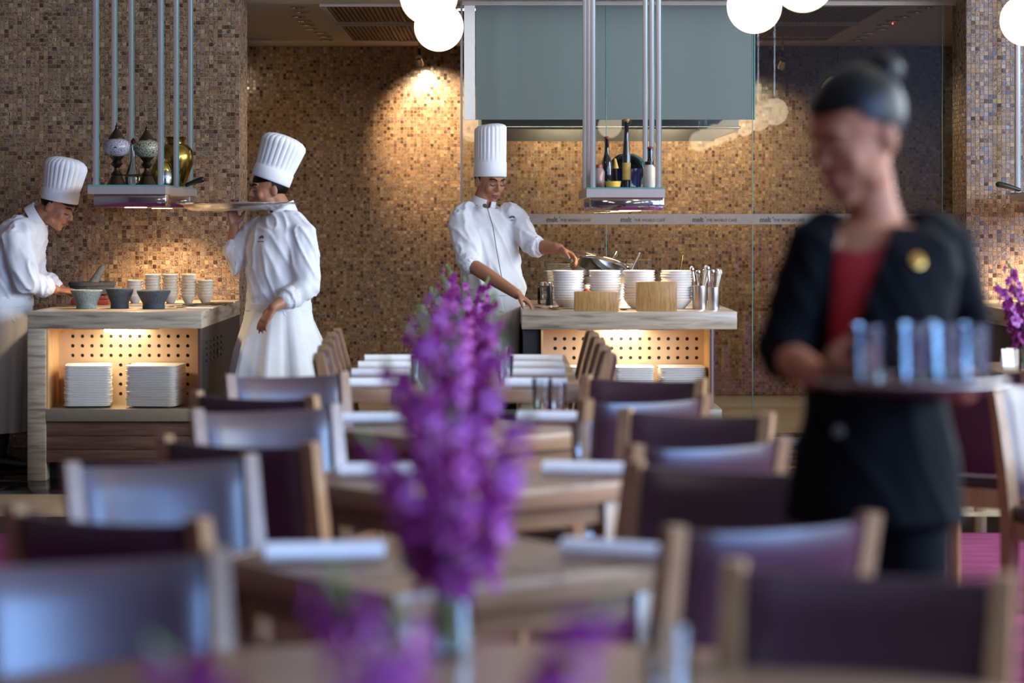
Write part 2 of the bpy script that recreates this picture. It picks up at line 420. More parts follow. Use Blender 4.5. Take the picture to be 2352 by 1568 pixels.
def tile_mesh(axis, a0, a1, z0, z1, face, sgn, skip=None):
    """all tiles of a wall as one mesh. axis 0: wall in x/z at y=face, axis 1: wall in y/z at x=face; sgn = outward direction"""
    g = .0011; rng = np.random.default_rng(5)
    ua = np.arange(math.floor(a0/PITCH), math.ceil(a1/PITCH)); va = np.arange(math.floor(z0/PITCH), math.ceil(z1/PITCH))
    U, V = np.meshgrid(ua, va); U = U.ravel(); V = V.ravel()
    keep = np.array([not (skip and (int(u), int(v)) in skip) for u, v in zip(U, V)])
    U = U[keep]; V = V[keep]; n = len(U)
    x0 = np.clip(U*PITCH+g, a0, a1); x1 = np.clip((U+1)*PITCH-g, a0, a1); q0 = np.clip(V*PITCH+g, z0, z1); q1 = np.clip((V+1)*PITCH-g, z0, z1)
    h = .0012+rng.uniform(-.0004, .0004, n); b = .0007
    tu = rng.normal(0, .012, n)*PITCH/2; tv = rng.normal(0, .012, n)*PITCH/2
    pts = []
    for (xs, zs, d) in ((x0, q0, 0*h-.002), (x1, q0, 0*h-.002), (x1, q1, 0*h-.002), (x0, q1, 0*h-.002),
                        (x0+b, q0+b, h-tu-tv), (x1-b, q0+b, h+tu-tv), (x1-b, q1-b, h+tu+tv), (x0+b, q1-b, h-tu+tv)):
        p = np.zeros((n, 3)); f = face+sgn*d
        if axis == 0: p[:, 0] = xs; p[:, 1] = f
        else: p[:, 1] = xs; p[:, 0] = f
        p[:, 2] = zs; pts.append(p)
    co = np.stack(pts, 1).reshape(-1, 3)
    q = np.array([(4,5,6,7),(0,1,5,4),(1,2,6,5),(2,3,7,6),(3,0,4,7)])
    if (axis == 0 and sgn > 0) or (axis == 1 and sgn < 0): q = q[:, ::-1]
    fa = (np.arange(n)[:, None, None]*8+q[None]).reshape(-1, 4)
    me = bpy.data.meshes.new('mosaic'); me.vertices.add(len(co)); me.vertices.foreach_set('co', co.ravel())
    me.loops.add(fa.size); me.loops.foreach_set('vertex_index', fa.ravel().astype(np.int32))
    me.polygons.add(len(fa)); me.polygons.foreach_set('loop_start', np.arange(0, fa.size, 4, dtype=np.int32))
    me.polygons.foreach_set('use_smooth', np.zeros(len(fa), dtype=bool)); me.update(calc_edges=True); return me
def tiles(parent, axis, a0, a1, z0, z1, face, sgn, mat, pick=None):
    sk = set()
    if pick:                                       # tiles that are parts of their own
        g = .0011; b = .0007; h = .0013
        x = PITCH/2-g
        mb = MB().add([(-x,.002,-x),(x,.002,-x),(x,.002,x),(-x,.002,x),(-x+b,-h,-x+b),(x-b,-h,-x+b),(x-b,-h,x-b),(-x+b,-h,x-b)],
                      [(4,5,6,7),(0,1,5,4),(1,2,6,5),(2,3,7,6),(3,0,4,7)])
        me = mesh('tile', mb, mat, 0)
        pu, pv, nu, nv = pick
        for i in range(nu):
            for j in range(nv):
                u, v = math.floor(pu/PITCH)+i, math.floor(pv/PITCH)+j; sk.add((u, v))
                o = bpy.data.objects.new('tile', me); COL.objects.link(o); o.parent = parent
                o.location = ((u+.5)*PITCH, face, (v+.5)*PITCH); o.rotation_euler = (random.gauss(0, .012), 0, random.gauss(0, .012))
    me = tile_mesh(axis, a0, a1, z0, z1, face, sgn, sk); me.materials.append(mat)
    o = bpy.data.objects.new('mosaic_tiles', me); COL.objects.link(o); o.parent = parent; o['kind'] = 'stuff'
XL = XA(550, WY); XR = XA(2219, WY)
wl = struct('wall_left', MB().box(-5, XL-.0006, WY+.0006, 15.45, 0, DZ), M_GROUT)
tiles(wl, 0, -4.6, XL, .0, 2.80, WY, -1, M_TX, (XA(395, WY), ZA(690, WY), 15, 20))
tiles(wl, 1, WY, 15.45, .0, 2.80, XL, 1, M_TY)
wr = struct('wall_pillar', MB().box(XR+.0006, 7, WY+.0006, 15.45, 0, DZ), M_GROUT)
tiles(wr, 0, XR, 5.0, .0, 2.80, WY, -1, M_TX, (XA(2225, WY), ZA(560, WY), 12, 25))
tiles(wr, 1, WY, 15.45, .0, 2.80, XR, -1, M_TY)
wb = struct('wall_back', MB().box(-3, 5, BY+.0006, BY+.2, 0, KZ), M_GROUT)
tiles(wb, 0, -3.0, 4.4, .0, KZ, BY, -1, M_TX)
struct('wall_kitchen_left', MB().box(-3.1, -3, 15.4, BY+.2, 0, KZ), M_DARKWALL)
struct('wall_kitchen_right', MB().box(4.4, 4.5, 15.4, BY+.2, 0, KZ), M_DARKWALL)
struct('ceiling_kitchen', MB().box(-3.1, 4.5, 15.5, BY+.2, KZ, KZ+.1), M_CEIL)
# two rows of framed timber grille panels in the kitchen ceiling
M_GRILLE = wood('brown_grille', '6b5136', '86694a', .6, axis=0, scale=30)
for (x0, x1, lx) in ((-1.17, .66, 'left'), (.72, 2.54, 'right')):
    for (y0, y1, ly) in ((15.62, 16.95, 'front'), (17.17, 18.65, 'rear')):
        t = thing('ceiling_grille', 'brown slatted ceiling grille panel, %s panel on the %s side over the kitchen' % (ly, lx), 'ceiling panel', ((x0+x1)/2, (y0+y1)/2, KZ), 0, 'kitchen ceiling grilles')
        a, b = (x1-x0)/2, (y1-y0)/2
        m = MB(); e = .035
        m.box(-a, a, -b, -b+e, -.022, 0); m.box(-a, a, b-e, b, -.022, 0); m.box(-a, -a+e, -b+e, b-e, -.022, 0); m.box(a-e, a, -b+e, b-e, -.022, 0)
        obj('frame', m, M_CEIL, t, 0)
        obj('backing', MB().box(-a+e, a-e, -b+e, b-e, -.006, 0), M_GRILLE, t, 0)
        sl = mesh('slat', MB().box(-.008, .008, -b+e, b-e, -.018, -.006), M_GRILLE, 0)
        n = int((2*a-2*e)/.03)
        for i in range(n):
            o = bpy.data.objects.new('slat', sl); COL.objects.link(o); o.parent = t; o.location = (-a+e+(i+.5)*(2*a-2*e)/n, 0, 0)
# recessed downlights
def downlight():
    t = thing('recessed_downlight', '', 'downlight')
    obj('trim_ring', MB().lathe([(.052, 0), (.055, -.006), (.040, -.008), (.034, 0)]), M_CHROME, t)
    obj('lens', MB().lathe([(0, -.001), (.033, -.001), (.034, -.0002)]), M_HOODSTEEL, t)
    return t
d0 = downlight(); used = False
for (x, side) in ((-1.36, 'left'), (2.77, 'right')):
    for i in range(9):
        y = 15.9+i*.36
        lab = 'small chrome ceiling downlight, number %s back in the %s row over the kitchen' % (('first second third fourth fifth sixth seventh eighth ninth'.split())[i], side)
        lab = lab.replace('number ', '')
        loc = (x+random.uniform(-.03, .03), y, KZ)
        if not used: d0.location = loc; d0['label'] = lab; d0['group'] = 'kitchen downlights'; used = True
        else: dup(d0, loc, 0, lab, 'kitchen downlights')
        if i in (1, 4, 7): spot('downlight_lamp', (loc[0], loc[1], KZ-.02), (loc[0], loc[1], 0), 42, (1, .86, .68), 160, 1., .04)
tag(obj('indicator_light', MB().ell((0, 0, 0), (.006, .006, .006), n=8, m=6), M_LED, loc=(2.78, 17.15, KZ-.008)), 'tiny red indicator light glowing on the kitchen ceiling', 'indicator')

# ---- glass partition
GX0, GX1 = XA(1062, GY), XA(2196, GY)
gw = tag(thing('window_1', None, None, (0, GY, 0)), None, None, None, 'structure')
js = [GX0, XA(1393, GY), XA(1729, GY), XA(2165, GY), GX1]
for k, (a, b) in enumerate(zip(js[:-1], js[1:])):
    p = obj('glass_pane', MB().box(a+.001, b-.001, -.004, .004, .03, ZA(275, GY) if k < 2 else 2.795), M_PANE, gw, 0)
    obj('pane_edge', MB().box(b-.004, b+.001, -.006, .006, .03, 2.795), M_GLASSEDGE, p, 0)
obj('pane_edge', MB().box(GX0-.012, GX0+.002, -.006, .006, .03, 2.795), M_STEEL, gw, 0)
obj('floor_channel', MB().box(GX0, GX1, -.03, .03, 0, .03), M_STEEL, gw, 0)
obj('head_channel', MB().box(GX0, GX1, -.02, .02, 2.77, 2.795), M_WHITEWALL, gw, 0)
zf = ZA(275, GY)
fx = [XA(1092, GY), XA(1393, GY), XA(1733, GY)]
for a, b in zip(fx[:-1], fx[1:]): obj('frosted_panel', MB().box(a+.001, b-.001, -.004, .004, zf+.001, 2.77), M_FROST, gw, 0)
obj('panel_edge', MB().box(fx[2]-.004, fx[2]+.004, -.008, .016, zf, 2.77), M_GLASSEDGE, gw, 0)
ws = obj('painted_backlit_strip', MB().box(XA(1066, GY), XA(1091, GY), -.004, .03, zf, 2.77), plain('cream_painted_backlight', 'fbf6e6', .7, var=.02), gw, 0)  # pale cream colour stands in for backlight coming past the hood
obj('frosted_band', MB().box(GX0, GX1, -.0065, -.0055, ZA(515, GY), ZA(491, GY)), M_BAND, gw, 0)
def text_mesh(body, size, ext=.0008, bold=0.):
    c = bpy.data.curves.new('txt', 'FONT'); c.body = body; c.size = size; c.extrude = ext; c.offset = bold; c.resolution_u = 3
    o = bpy.data.objects.new('txt', c); COL.objects.link(o); bpy.context.view_layer.update()
    me = bpy.data.meshes.new_from_object(o.evaluated_get(bpy.context.evaluated_depsgraph_get()))
    wd = max(v.co.x for v in me.vertices); bpy.data.objects.remove(o); return me, wd
m1, w1 = text_mesh('melt', .046, bold=.0008); m2, w2 = text_mesh('THE WORLD CAFÉ', .0265); m3, w3 = text_mesh('°', .03)
for m_ in (m1, m2, m3): m_.materials.append(M_LETTER)
for px in (1090, 1255, 1425, 1590, 1745, 1910, 2075):
    x = XA(px, GY); z = ZA(509.5, GY)
    for me, dx, dz, s in ((m1, 0, 0, 1), (m3, .078, .012, 1), (m2, .088, .002, .195/w2)):
        o = bpy.data.objects.new('lettering', me); COL.objects.link(o); o.parent = gw
        o.location = (x+dx, -.0075, z+dz); o.rotation_euler = (PI/2, 0, 0); o.scale = (s if me is m2 else .072/w1 if me is m1 else 1, 1, 1)

# ---- kitchen hood behind the glass
t = thing('extractor_hood', 'long stainless steel extractor hood behind the frosted teal glass', 'hood', (.6, 17.2, 2.0))
m = MB(); m.box(-.75, 1.0, -.95, -.92, 0.02, .55); m.box(-.75, 1.0, .92, .95, 0.0, .55); m.box(-.75, -.72, -.92, .92, 0.01, .55); m.box(.97, 1.0, -.92, .92, 0.01, .55)
obj('skirt', m, M_HOODSTEEL, t, 0)
obj('top', MB().box(-.75, 1.0, -.95, .95, .55, .8), M_HOODSTEEL, t, 0)
fm = mesh('filter', MB().box(-.2, .2, -.9, .9, .30, .33, .004), M_STEEL)
for i in range(4):
    o = bpy.data.objects.new('filter', fm); COL.objects.link(o); o.parent = t; o.location = (-.5+.42*i, 0, 0)
obj('grease_rail', MB().tube([(-.75, -.97, .03), (1.0, -.97, .03)], .012), M_CHROME, t)

for i in range(2):  # unseen lamps, added to brighten the inside of the hood
    hl = obj('added_hood_lamp', MB().box(-.3+.75*i, .1+.75*i, -.04, .04, .26, .29), M_LAMPWARM, t, 0)
    area_light('added_hood_light', (.6-.1+.75*i, 17.2, 2.24), (0, 0, -1), .4, .08, (1, .85, .65), 9)
t = thing('cove_light', 'light strip on the kitchen ceiling just behind the frosted teal glass', 'light strip', (.65, 15.72, KZ))
obj('housing', MB().box(-.95, .95, -.04, .04, -.03, 0), M_STEEL, t, 0)
obj('diffuser', MB().box(-.93, .93, -.03, .03, -.038, -.03), emit('cove_glow', (1, .93, .8), 5), t, 0)
area_light('cove', (.65, 15.72, KZ-.05), (0, .0, -1), 1.86, .06, (1, .93, .8), 5)

# ---- spotlights hung from the kitchen ceiling, washing the back wall
def wall_spot(px, Y, zl, label, target, power, face=None, size=75):
    x = XA(px, Y)
    t = thing('wall_spotlight', label, 'spotlight', (x, Y, KZ), 0, 'kitchen wall spotlights')
    obj('track', MB().box(-.16, .45, -.012, .012, -.02, 0), M_STEEL, t, 0)
    obj('rod', MB().tube([(0, 0, 0), (0, 0, zl-KZ+.06)], .007), M_STEEL, t)
    d = (Vector(target)-Vector((x, Y, zl))).normalized(); q = d.to_track_quat('-Z', 'Y').to_matrix().to_4x4()
    hd = MB().lathe([(.012, .05), (.026, .045), (.036, .0), (.036, -.035), (.030, -.037)], n=16).xf(Matrix.Translation((0, 0, zl-KZ)) @ q)
    h = obj('lamp_head', hd, M_CHROME, t)
    obj('lamp_lens', MB().lathe([(0, -.030), (.029, -.030), (.029, -.032), (0, -.032)], n=16).xf(Matrix.Translation((0, 0, zl-KZ)) @ q), M_LAMPWARM if not face else M_LAMPWHITE, h)
    obj('elbow', MB().tube([(0, 0, zl-KZ+.09), (0, 0, zl-KZ+.03)], .012), M_BLACKPLASTIC, t)
    l = spot('spot', (x, Y, zl), target, power, WARM, size, .8, .03); l.location = Vector((x, Y, zl))+d*.05
    return t
wall_spot(963, 18.75, ZA(140, 18.75), 'small chrome wall spotlight on a rod beside the white globes', P(1000, 300, BY), 190, size=74)
wall_spot(490, 18.6, 2.6, 'unseen wall spotlight added behind the left mosaic wall to brighten the back wall', (-1.3, BY, 1.9), 8, size=125)  # unseen extra lamp, added to lift the dim left part of the back wall
wall_spot(1300, 18.75, ZA(140, 18.75), 'chrome wall spotlight hidden behind the frosted glass, left of centre', P(1330, 320, BY), 185, size=78)
wall_spot(1560, 18.75, ZA(140, 18.75), 'chrome wall spotlight hidden behind the frosted glass, right of centre', P(1590, 320, BY), 185, size=78)
wall_spot(1798, 18.3, ZA(146, 18.3), 'added white spotlight standing in for a lamp reflection right of the frosted panel', P(1730, 420, BY), 90, True, 75)  # added fixture in place of a dining lamp mirrored in the glass

# ------------------------------------------------------------------ counters
ZT = .915                                             # worktop height
def perf_panel(x0, x1, z0, z1, px0, pz1, nx, nz, pit, r):
    """sheet with real round holes; hole grid starts at px0 (left column) and pz1 (top row)"""
    m = MB(); gx0, gx1 = px0-pit/2, px0+(nx-.5)*pit; gz1, gz0 = pz1+pit/2, pz1-(nz-.5)*pit
    for a, b, c, d in ((x0, gx0, z0, z1), (gx1, x1, z0, z1), (gx0, gx1, gz1, z1), (gx0, gx1, z0, gz0)):
        if b-a > 1e-4 and d-c > 1e-4: m.add([(a,0,c),(b,0,c),(b,0,d),(a,0,d)], [(0,1,2,3)])
    h = pit/2; sq = [(h,0),(h,h),(0,h),(-h,h),(-h,0),(-h,-h),(0,-h),(h,-h)]
    for i in range(nx):
        for j in range(nz):
            cx, cz = px0+i*pit, pz1-j*pit
            vs = [(cx+a, 0, cz+b) for a, b in sq]+[(cx+r*math.cos(PI/4*k), 0, cz+r*math.sin(PI/4*k)) for k in range(8)]+[(cx+r*math.cos(PI/4*k), .012, cz+r*math.sin(PI/4*k)) for k in range(8)]
            fs = [(k, (k+1) % 8, 8+(k+1) % 8, 8+k) for k in range(8)]+[(8+k, 8+(k+1) % 8, 16+(k+1) % 8, 16+k) for k in range(8)]
            m.add(vs, fs)
    return m
def niche_light(t, x0, x1, y, z, power):
    """lamp strip under the worktop"""
    fx_ = obj('lamp_tray', MB().box(x0, x1, y-.035, y+.035, z-.008, z), M_STEEL, t, 0)
    obj('lamp_tube', MB().tube([((x0*.62+x1*.38), y, z-.016), ((x0*.38+x1*.62), y, z-.016)], .009), M_LAMPWARM, fx_)
    L = area_light('niche_lamp', Vector(t.location)+Vector(((x0+x1)/2, y, z-.03)), (0, .25, -1), (x1-x0)*.45, .04, (1, .83, .60), power)
    return L
# left counter
CY = 13.07
cx0, cx1 = XA(63, CY), XA(463, CY)
t = thing('service_counter', 'travertine service counter with lit plate niche below the stone mortars', 'counter', (cx0, CY, 0))
W = cx1-cx0; D = WY-CY-.004
obj('worktop', MB().box(0, W, 0, D, ZT-.092, ZT, .004), M_TRAV, t)
obj('leg_slab', MB().box(0, .098, .0, D, 0, ZT-.092, .003), M_TRAV, t)
zs = ZA(939, CY)
obj('shelf', MB().box(.098, W-.003, .0, .42, zs-.068, zs, .004), plain('beige_laminate', '8d806c', .3, var=.06), t)
for j, (z0, z1) in enumerate(((.098, .165), (.167, .240), (.242, zs-.070))):
    obj('plank', MB().box(.098, W-.003, .02, .05, z0, z1, .003), M_REDWOOD, t)
obj('plinth', MB().box(.10, W-.01, .12, D, 0, .097), M_DARKCAB, t, 0)
obj('niche_side', MB().box(.098, .110, .012, .36, zs, ZT-.092), M_NICHEWOOD, t, 0)
obj('niche_side', MB().box(W-.022, W-.010, .012, .36, zs, ZT-.092), M_NICHEWOOD, t, 0)
pp = obj('perforated_panel', perf_panel(.110, W-.022, zs, ZT-.092, XA(167, 13.43)-cx0, ZA(772, 13.43), 13, 7, .0532, .0105), M_COPPER, t, 0, loc=(0, .36, 0))
obj('panel_backing', MB().box(.110, W-.022, .374, .38, zs, ZT-.092), M_DARKCAB, t, 0)
obj('corner_strip', MB().box(W-.012, W, .0, .014, .02, ZT-.092), M_STEEL, t, 0)
obj('side_panel', MB().box(W-.010, W-.002, .016, D, .02, ZT-.092), M_DARKCAB, t, 0)
lv = mesh('louvre', MB().box(0, .006, -.06, .06, -.008, .006), M_BLACKPLASTIC, 0)
for a in range(5):
    for b in range(4):
        o = bpy.data.objects.new('louvre', lv); COL.objects.link(o); o.parent = t; o.location = (W-.002, .28+a*.17, .74-b*.034)
obj('catch', MB().lathe([(0, 0), (.012, 0), (.012, .012), (0, .014)], n=12).xf(Matrix.Translation((W-.002, .72, .66)) @ Matrix.Rotation(PI/2, 4, 'Y')), M_CHROME, t)
niche_light(t, .22, W-.25, .14, ZT-.093, 3.0)
# right counter
rx0, rx1 = XA(1198, CY), XA(1693, CY)
t = thing('service_counter', 'travertine service counter with lit niche below stacked white bowls', 'counter', (rx0, CY, 0)); W = rx1-rx0; D = 14.95-CY
obj('worktop', MB().box(0, W, 0, D, ZT-.096, ZT, .004), M_TRAV, t)
n0, n1 = XA(1243, CY)-rx0, XA(1635, CY)-rx0
obj('side_cabinet', MB().box(.012, n0-.002, .05, D-.01, .0, ZT-.096), M_DARKCAB, t, 0)
obj('shelf', MB().box(n0, n1+.055, .0, .42, zs-.068, zs, .004), bpy.data.materials['beige_laminate'], t)
for j, (z0, z1) in enumerate(((.098, .165), (.167, .240), (.242, zs-.070))):
    obj('plank', MB().box(n0, n1, .02, .05, z0, z1, .003), M_REDWOOD, t)
obj('plinth', MB().box(n0, n1-.02, .12, D-.05, 0, .097), M_DARKCAB, t, 0)
obj('rear_cabinet', MB().box(n0, n1-.002, .384, D-.02, .1, ZT-.096), M_DARKCAB, t, 0)
obj('niche_side', MB().box(n0, n0+.012, .012, .36, zs, ZT-.096), M_NICHEWOOD, t, 0)
obj('niche_side', MB().box(n1-.014, n1-.002, .012, .36, zs, ZT-.096), M_NICHEWOOD, t, 0)
obj('corner_strip', MB().box(n1-.002, n1+.010, .0, .015, zs, ZT-.096), M_STEEL, t, 0)
obj('perforated_panel', perf_panel(n0+.012, n1-.014, zs, ZT-.096, XA(1275, 13.43)-rx0, ZA(778, 13.43), 16, 8, .0524, .0105), M_COPPER, t, 0, loc=(0, .36, 0))
obj('panel_backing', MB().box(n0+.012, n1-.014, .374, .38, zs, ZT-.096), M_DARKCAB, t, 0)
niche_light(t, n0+.2, n1-.2, .14, ZT-.097, 3.8)
# third counter at the far right
qx0 = 2.785
t = thing('service_counter', 'travertine topped counter half hidden behind the waitress at right edge', 'counter', (qx0, 12.6, 0)); W = 1.1; D = 2.38
obj('worktop', MB().box(0, W, 0, D, ZT-.092, ZT, .004), M_TRAV, t)
obj('body', MB().box(.03, W-.02, .03, D-.01, .0, ZT-.092), M_DARKCAB, t, 0)
lv = mesh('louvre', MB().box(0, .006, -.06, .06, -.008, .006), M_BLACKPLASTIC, 0)
for a in range(4):
    for b in range(4):
        o = bpy.data.objects.new('louvre', lv); COL.objects.link(o); o.parent = t; o.location = (.025, .28+a*.17, .74-b*.034)

# ------------------------------------------------------------------ crockery
def rsq(wd, n=4, r=.25):
    """outline of a rounded square, half-width wd"""
    pts = []
    for q in range(4):
        cx, cy = [(1, 1), (-1, 1), (-1, -1), (1, -1)][q]
        for k in range(n+1):
            a = PI/2*q+PI/2*k/n; rr = wd*r; pts.append((cx*(wd-rr)+rr*math.cos(a), cy*(wd-rr)+rr*math.sin(a)))
    return pts
def plate_mesh(wd):
    m = MB(); o = rsq(1); n = len(o)
    lv = [(wd*.62, 0), (wd*.66, 0), (wd*.98, .012), (wd, .0165), (wd*.985, .0185), (wd*.9, .015), (wd*.66, .006)]
    vs = [(x*s, y*s, z) for s, z in lv for x, y in o]; fs = []
    for i in range(len(lv)-1):
        for k in range(n): fs.append((i*n+k, i*n+(k+1) % n, (i+1)*n+(k+1) % n, (i+1)*n+k))
    fs.append(tuple(reversed(range(n)))); fs.append(tuple(range((len(lv)-1)*n, len(lv)*n)))
    return mesh('plate', m.add(vs, fs), M_WHITECHINA)
def stack(name, me, loc, n, pitch, lab, cat, grp, jit=.002, rz=0):
    for i in range(n):
        o = bpy.data.objects.new(name, me); COL.objects.link(o)
        o.location = (loc[0]+random.uniform(-jit, jit), loc[1]+random.uniform(-jit, jit), loc[2]+i*pitch)
        o.rotation_euler = (0, 0, rz+random.uniform(-.03, .03))
        tag(o, lab % ordinal(n-1-i), cat, grp)
PM1 = plate_mesh(.127); PM2 = plate_mesh(.142); PM3 = plate_mesh(.108)
stack('square_plate', PM1, (XA(204, 13.25), 13.24, zs+.001), 24, .0092, 'white square plate, %s in left stack of left lit niche', 'plate', 'plates in the left niche', rz=.12)
stack('square_plate', PM2, (XA(359, 13.25), 13.24, zs+.001), 24, .0092, 'white square plate, %s in right stack of left lit niche', 'plate', 'plates in the left niche', rz=-.1)
stack('square_plate', PM3, (XA(1352, 13.25), 13.24, zs+.001), 23, .0092, 'white square plate, %s in left stack of right lit niche', 'plate', 'plates in the right niche', rz=.05)
stack('square_plate', PM3, (XA(1455, 13.25), 13.24, zs+.001), 23, .0092, 'white square plate, %s in middle stack of right lit niche', 'plate', 'plates in the right niche')
stack('square_plate', PM1, (XA(1565, 13.25), 13.24, zs+.001), 23, .0092, 'white square plate, %s in right stack of right lit niche', 'plate', 'plates in the right niche')
def bowl_mesh(r, h, mat, n=28, wav=0.):
    fn = (lambda a, rr, z: rr*(1+wav*math.sin(3*a+z*60))) if wav else None
    return mesh('bowl', MB().lathe([(r*.42, 0), (r*.46, 0), (r*.62, h*.25), (r*.9, h*.72), (r, h*.96), (r*.99, h), (r*.95, h*.97), (r*.84, h*.72), (r*.55, h*.28), (r*.3, h*.15)], n=n, fn=fn), mat)
BM1 = bowl_mesh(.089, .056, M_WHITECHINA); BM2 = bowl_mesh(.0495, .050, M_CREAMCHINA)
for px, nn, who in ((1305, 12, 'leftmost'), (1389, 12, 'second'), (1468, 12, 'third'), (1554, 12, 'rightmost')):
    stack('white_bowl', BM1, (XA(px, 13.5), 13.5, ZT+.001), nn, .0142, 'white china bowl, %s in the ' + who + ' bowl stack on right counter', 'bowl', 'bowl stacks on the right counter', .003)
for px, nn, who in ((310, 6, 'leftmost'), (351, 8, 'second'), (391, 8, 'middle'), (433, 8, 'fourth'), (472, 6, 'rightmost')):
    stack('cream_bowl', BM2, (XA(px, 14.4), 14.4, ZT+.001), nn, .0172, 'small cream bowl, %s in the ' + who + ' small stack on left counter', 'bowl', 'small bowl stacks on the left counter', .0015)

# ---- stone mortars on the left counter
def mortar(name, lab, px, Y, r, h, mat, fill=M_RICE):
    t = thing(name, lab, 'mortar', (XA(px, Y), Y, ZT))
    obj('bowl', MB().lathe([(r*.62, 0), (r*.66, .004), (r*.64, h*.28), (r*.72, h*.42), (r*.97, h*.86), (r, h*.95), (r*.97, h), (r*.86, h), (r*.8, h*.9), (r*.5, h*.75)], n=32), mat, t)
    obj('contents', MB().lathe([(0, h*.93), (r*.5, h*.9), (r*.8, h*.86)], n=24), fill, t)
    return t
mortar('stone_mortar', 'grey-green stone mortar, leftmost of three at front of left counter', 199, 13.5, .089, .105, M_STONEBOWL1)
mortar('stone_mortar', 'charcoal stone mortar, narrow middle one of three on left counter', 275, 13.52, .078, .112, M_STONEBOWL2)
mortar('stone_mortar', 'charcoal stone mortar, wide right one of three on left counter', 353, 13.48, .095, .103, M_STONEBOWL2)
Y = 14.2
tag(obj('wooden_stand', MB().box(-.12, .10, -.09, .09, 0, .028, .004).box(-.09, .07, -.07, .07, .028, .052, .004), M_REDCLAY, loc=(XA(215, Y), Y, ZT+.001)), 'reddish wooden stand under the large basalt mortar', 'stand')
t = thing('basalt_mortar', 'large rough basalt mortar with pestle behind the three small mortars', 'mortar', (XA(212, Y), Y, ZT+.054))
obj('bowl', MB().lathe([(.085, 0), (.115, .01), (.128, .045), (.131, .055), (.138, .058), (.138, .075), (.131, .080), (.112, .080), (.09, .06)], n=36, fn=lambda a, r, z: r*(1+.012*math.sin(9*a+z*90)+.01*math.sin(23*a))), M_STONEBOWL3, t)
obj('contents', MB().lathe([(0, .07), (.112, .066)]), M_RICE, t)
tag(obj('pestle', MB().tube([(0, 0, 0), (.03, 0, .05), (.055, 0, .09)], [.026, .022, .017]), M_PESTLE, loc=(XA(215, Y), Y-.02, ZT+.125)), 'grey stone pestle leaning out of the basalt mortar', 'pestle')

# ---- spoons and other utensils
def spoon_mesh(L=.19, ladle=False):
    m = MB(); m.tube([(0, 0, .006), (L*.4, 0, .010), (L*.75, 0, .012), (L, 0, .008)], [(.004, .0018), (.005, .002), (.006, .002), (.008, .002)], n=8, flat=(0, 0, 1))
    b = MB().ell((-.03, 0, .008), (.034, .022, .010), n=14, m=8)
    b.v = [(x, y, z if z < .009 else .009-(1-min(1, ((x+.03)/.034)**2+(y/.022)**2))*.006) for x, y, z in b.v]
    m.add(b.v, b.f); return m
SP = mesh('spoon', spoon_mesh(), M_CHROME); SPB = mesh('spoon', spoon_mesh(.2), M_BLACKPLASTIC)
for i, (px, Y, rz, me, lab) in enumerate(((405, 13.75, .4, SP, 'steel serving spoon lying right of the wide mortar'), (425, 13.62, .15, SP, 'steel serving spoon lying nearest the front edge of left counter'),
        (440, 13.95, .8, SPB, 'black handled spoon lying below the small cream bowl stacks'), (470, 14.05, .3, SP, 'steel spoon lying below the rightmost cream bowl stack'),
        (452, 13.78, -.5, SPB, 'black spoon lying slanted among the steel spoons'), (1248, 13.62, .5, SP, 'steel spoon beside the chef hand on right counter'),
        (1262, 13.45, 2.6, SP, 'steel spoon lying left of the bowls on right counter'), (1290, 13.3, .2, SP, 'steel spoon in front of the leftmost white bowl stack'),
        (1275, 13.36, 1.2, SPB, 'black ladle lying left of the low bamboo box'), (1440, 13.22, .9, SPB, 'dark spoon lying between the two bamboo boxes'))):
    ob = tag(bpy.data.objects.new('serving_spoon', me), lab, 'spoon', 'loose serving spoons')
    COL.objects.link(ob); ob.location = (XA(px, Y), Y, ZT+.002+.0003*i); ob.rotation_euler = (0, 0, rz)
def tray_thing(name, lab, px, Y, a, b, mat):
    tag(obj(name, MB().box(-a, a, -b, b, 0, .006, .002), mat, loc=(XA(px, Y), Y, ZT+.001)), lab, 'board')
tray_thing('serving_mat', 'golden serving mat at the right end of left counter', 500, 14.3, .08, .12, M_BRASS)
tray_thing('serving_mat', 'pale serving mat under the spoons on left counter', 460, 13.5, .075, .05, M_PAPER)
# bamboo boxes
for (a, b, ty, lab) in ((1320, 1421, 670, 'low bamboo box at front of right counter'), (1463, 1555, 647, 'tall bamboo box at front of right counter')):
    Y = 13.13; x0, x1 = XA(a, Y), XA(b, Y); h = ZA(ty, Y)-ZT
    t = thing('bamboo_box', lab, 'box', ((x0+x1)/2, Y+.06, ZT)); q = (x1-x0)/2; d = .06
    obj('front_board', MB().box(-q, q, -d, -d+.012, 0, h, .0015), M_BAMBOO, t); obj('rear_board', MB().box(-q, q, d-.012, d, 0, h, .0015), M_BAMBOO, t)
    for s in (-1, 1): obj('side_board', MB().box(s*q-(.012 if s > 0 else 0), s*q+(.012 if s < 0 else 0), -d+.012, d-.012, 0, h, .0015), M_BAMBOO, t)
    obj('lid', MB().box(-q+.013, q-.013, -d+.013, d-.013, h-.014, h-.004), M_BAMBOO, t, 0)
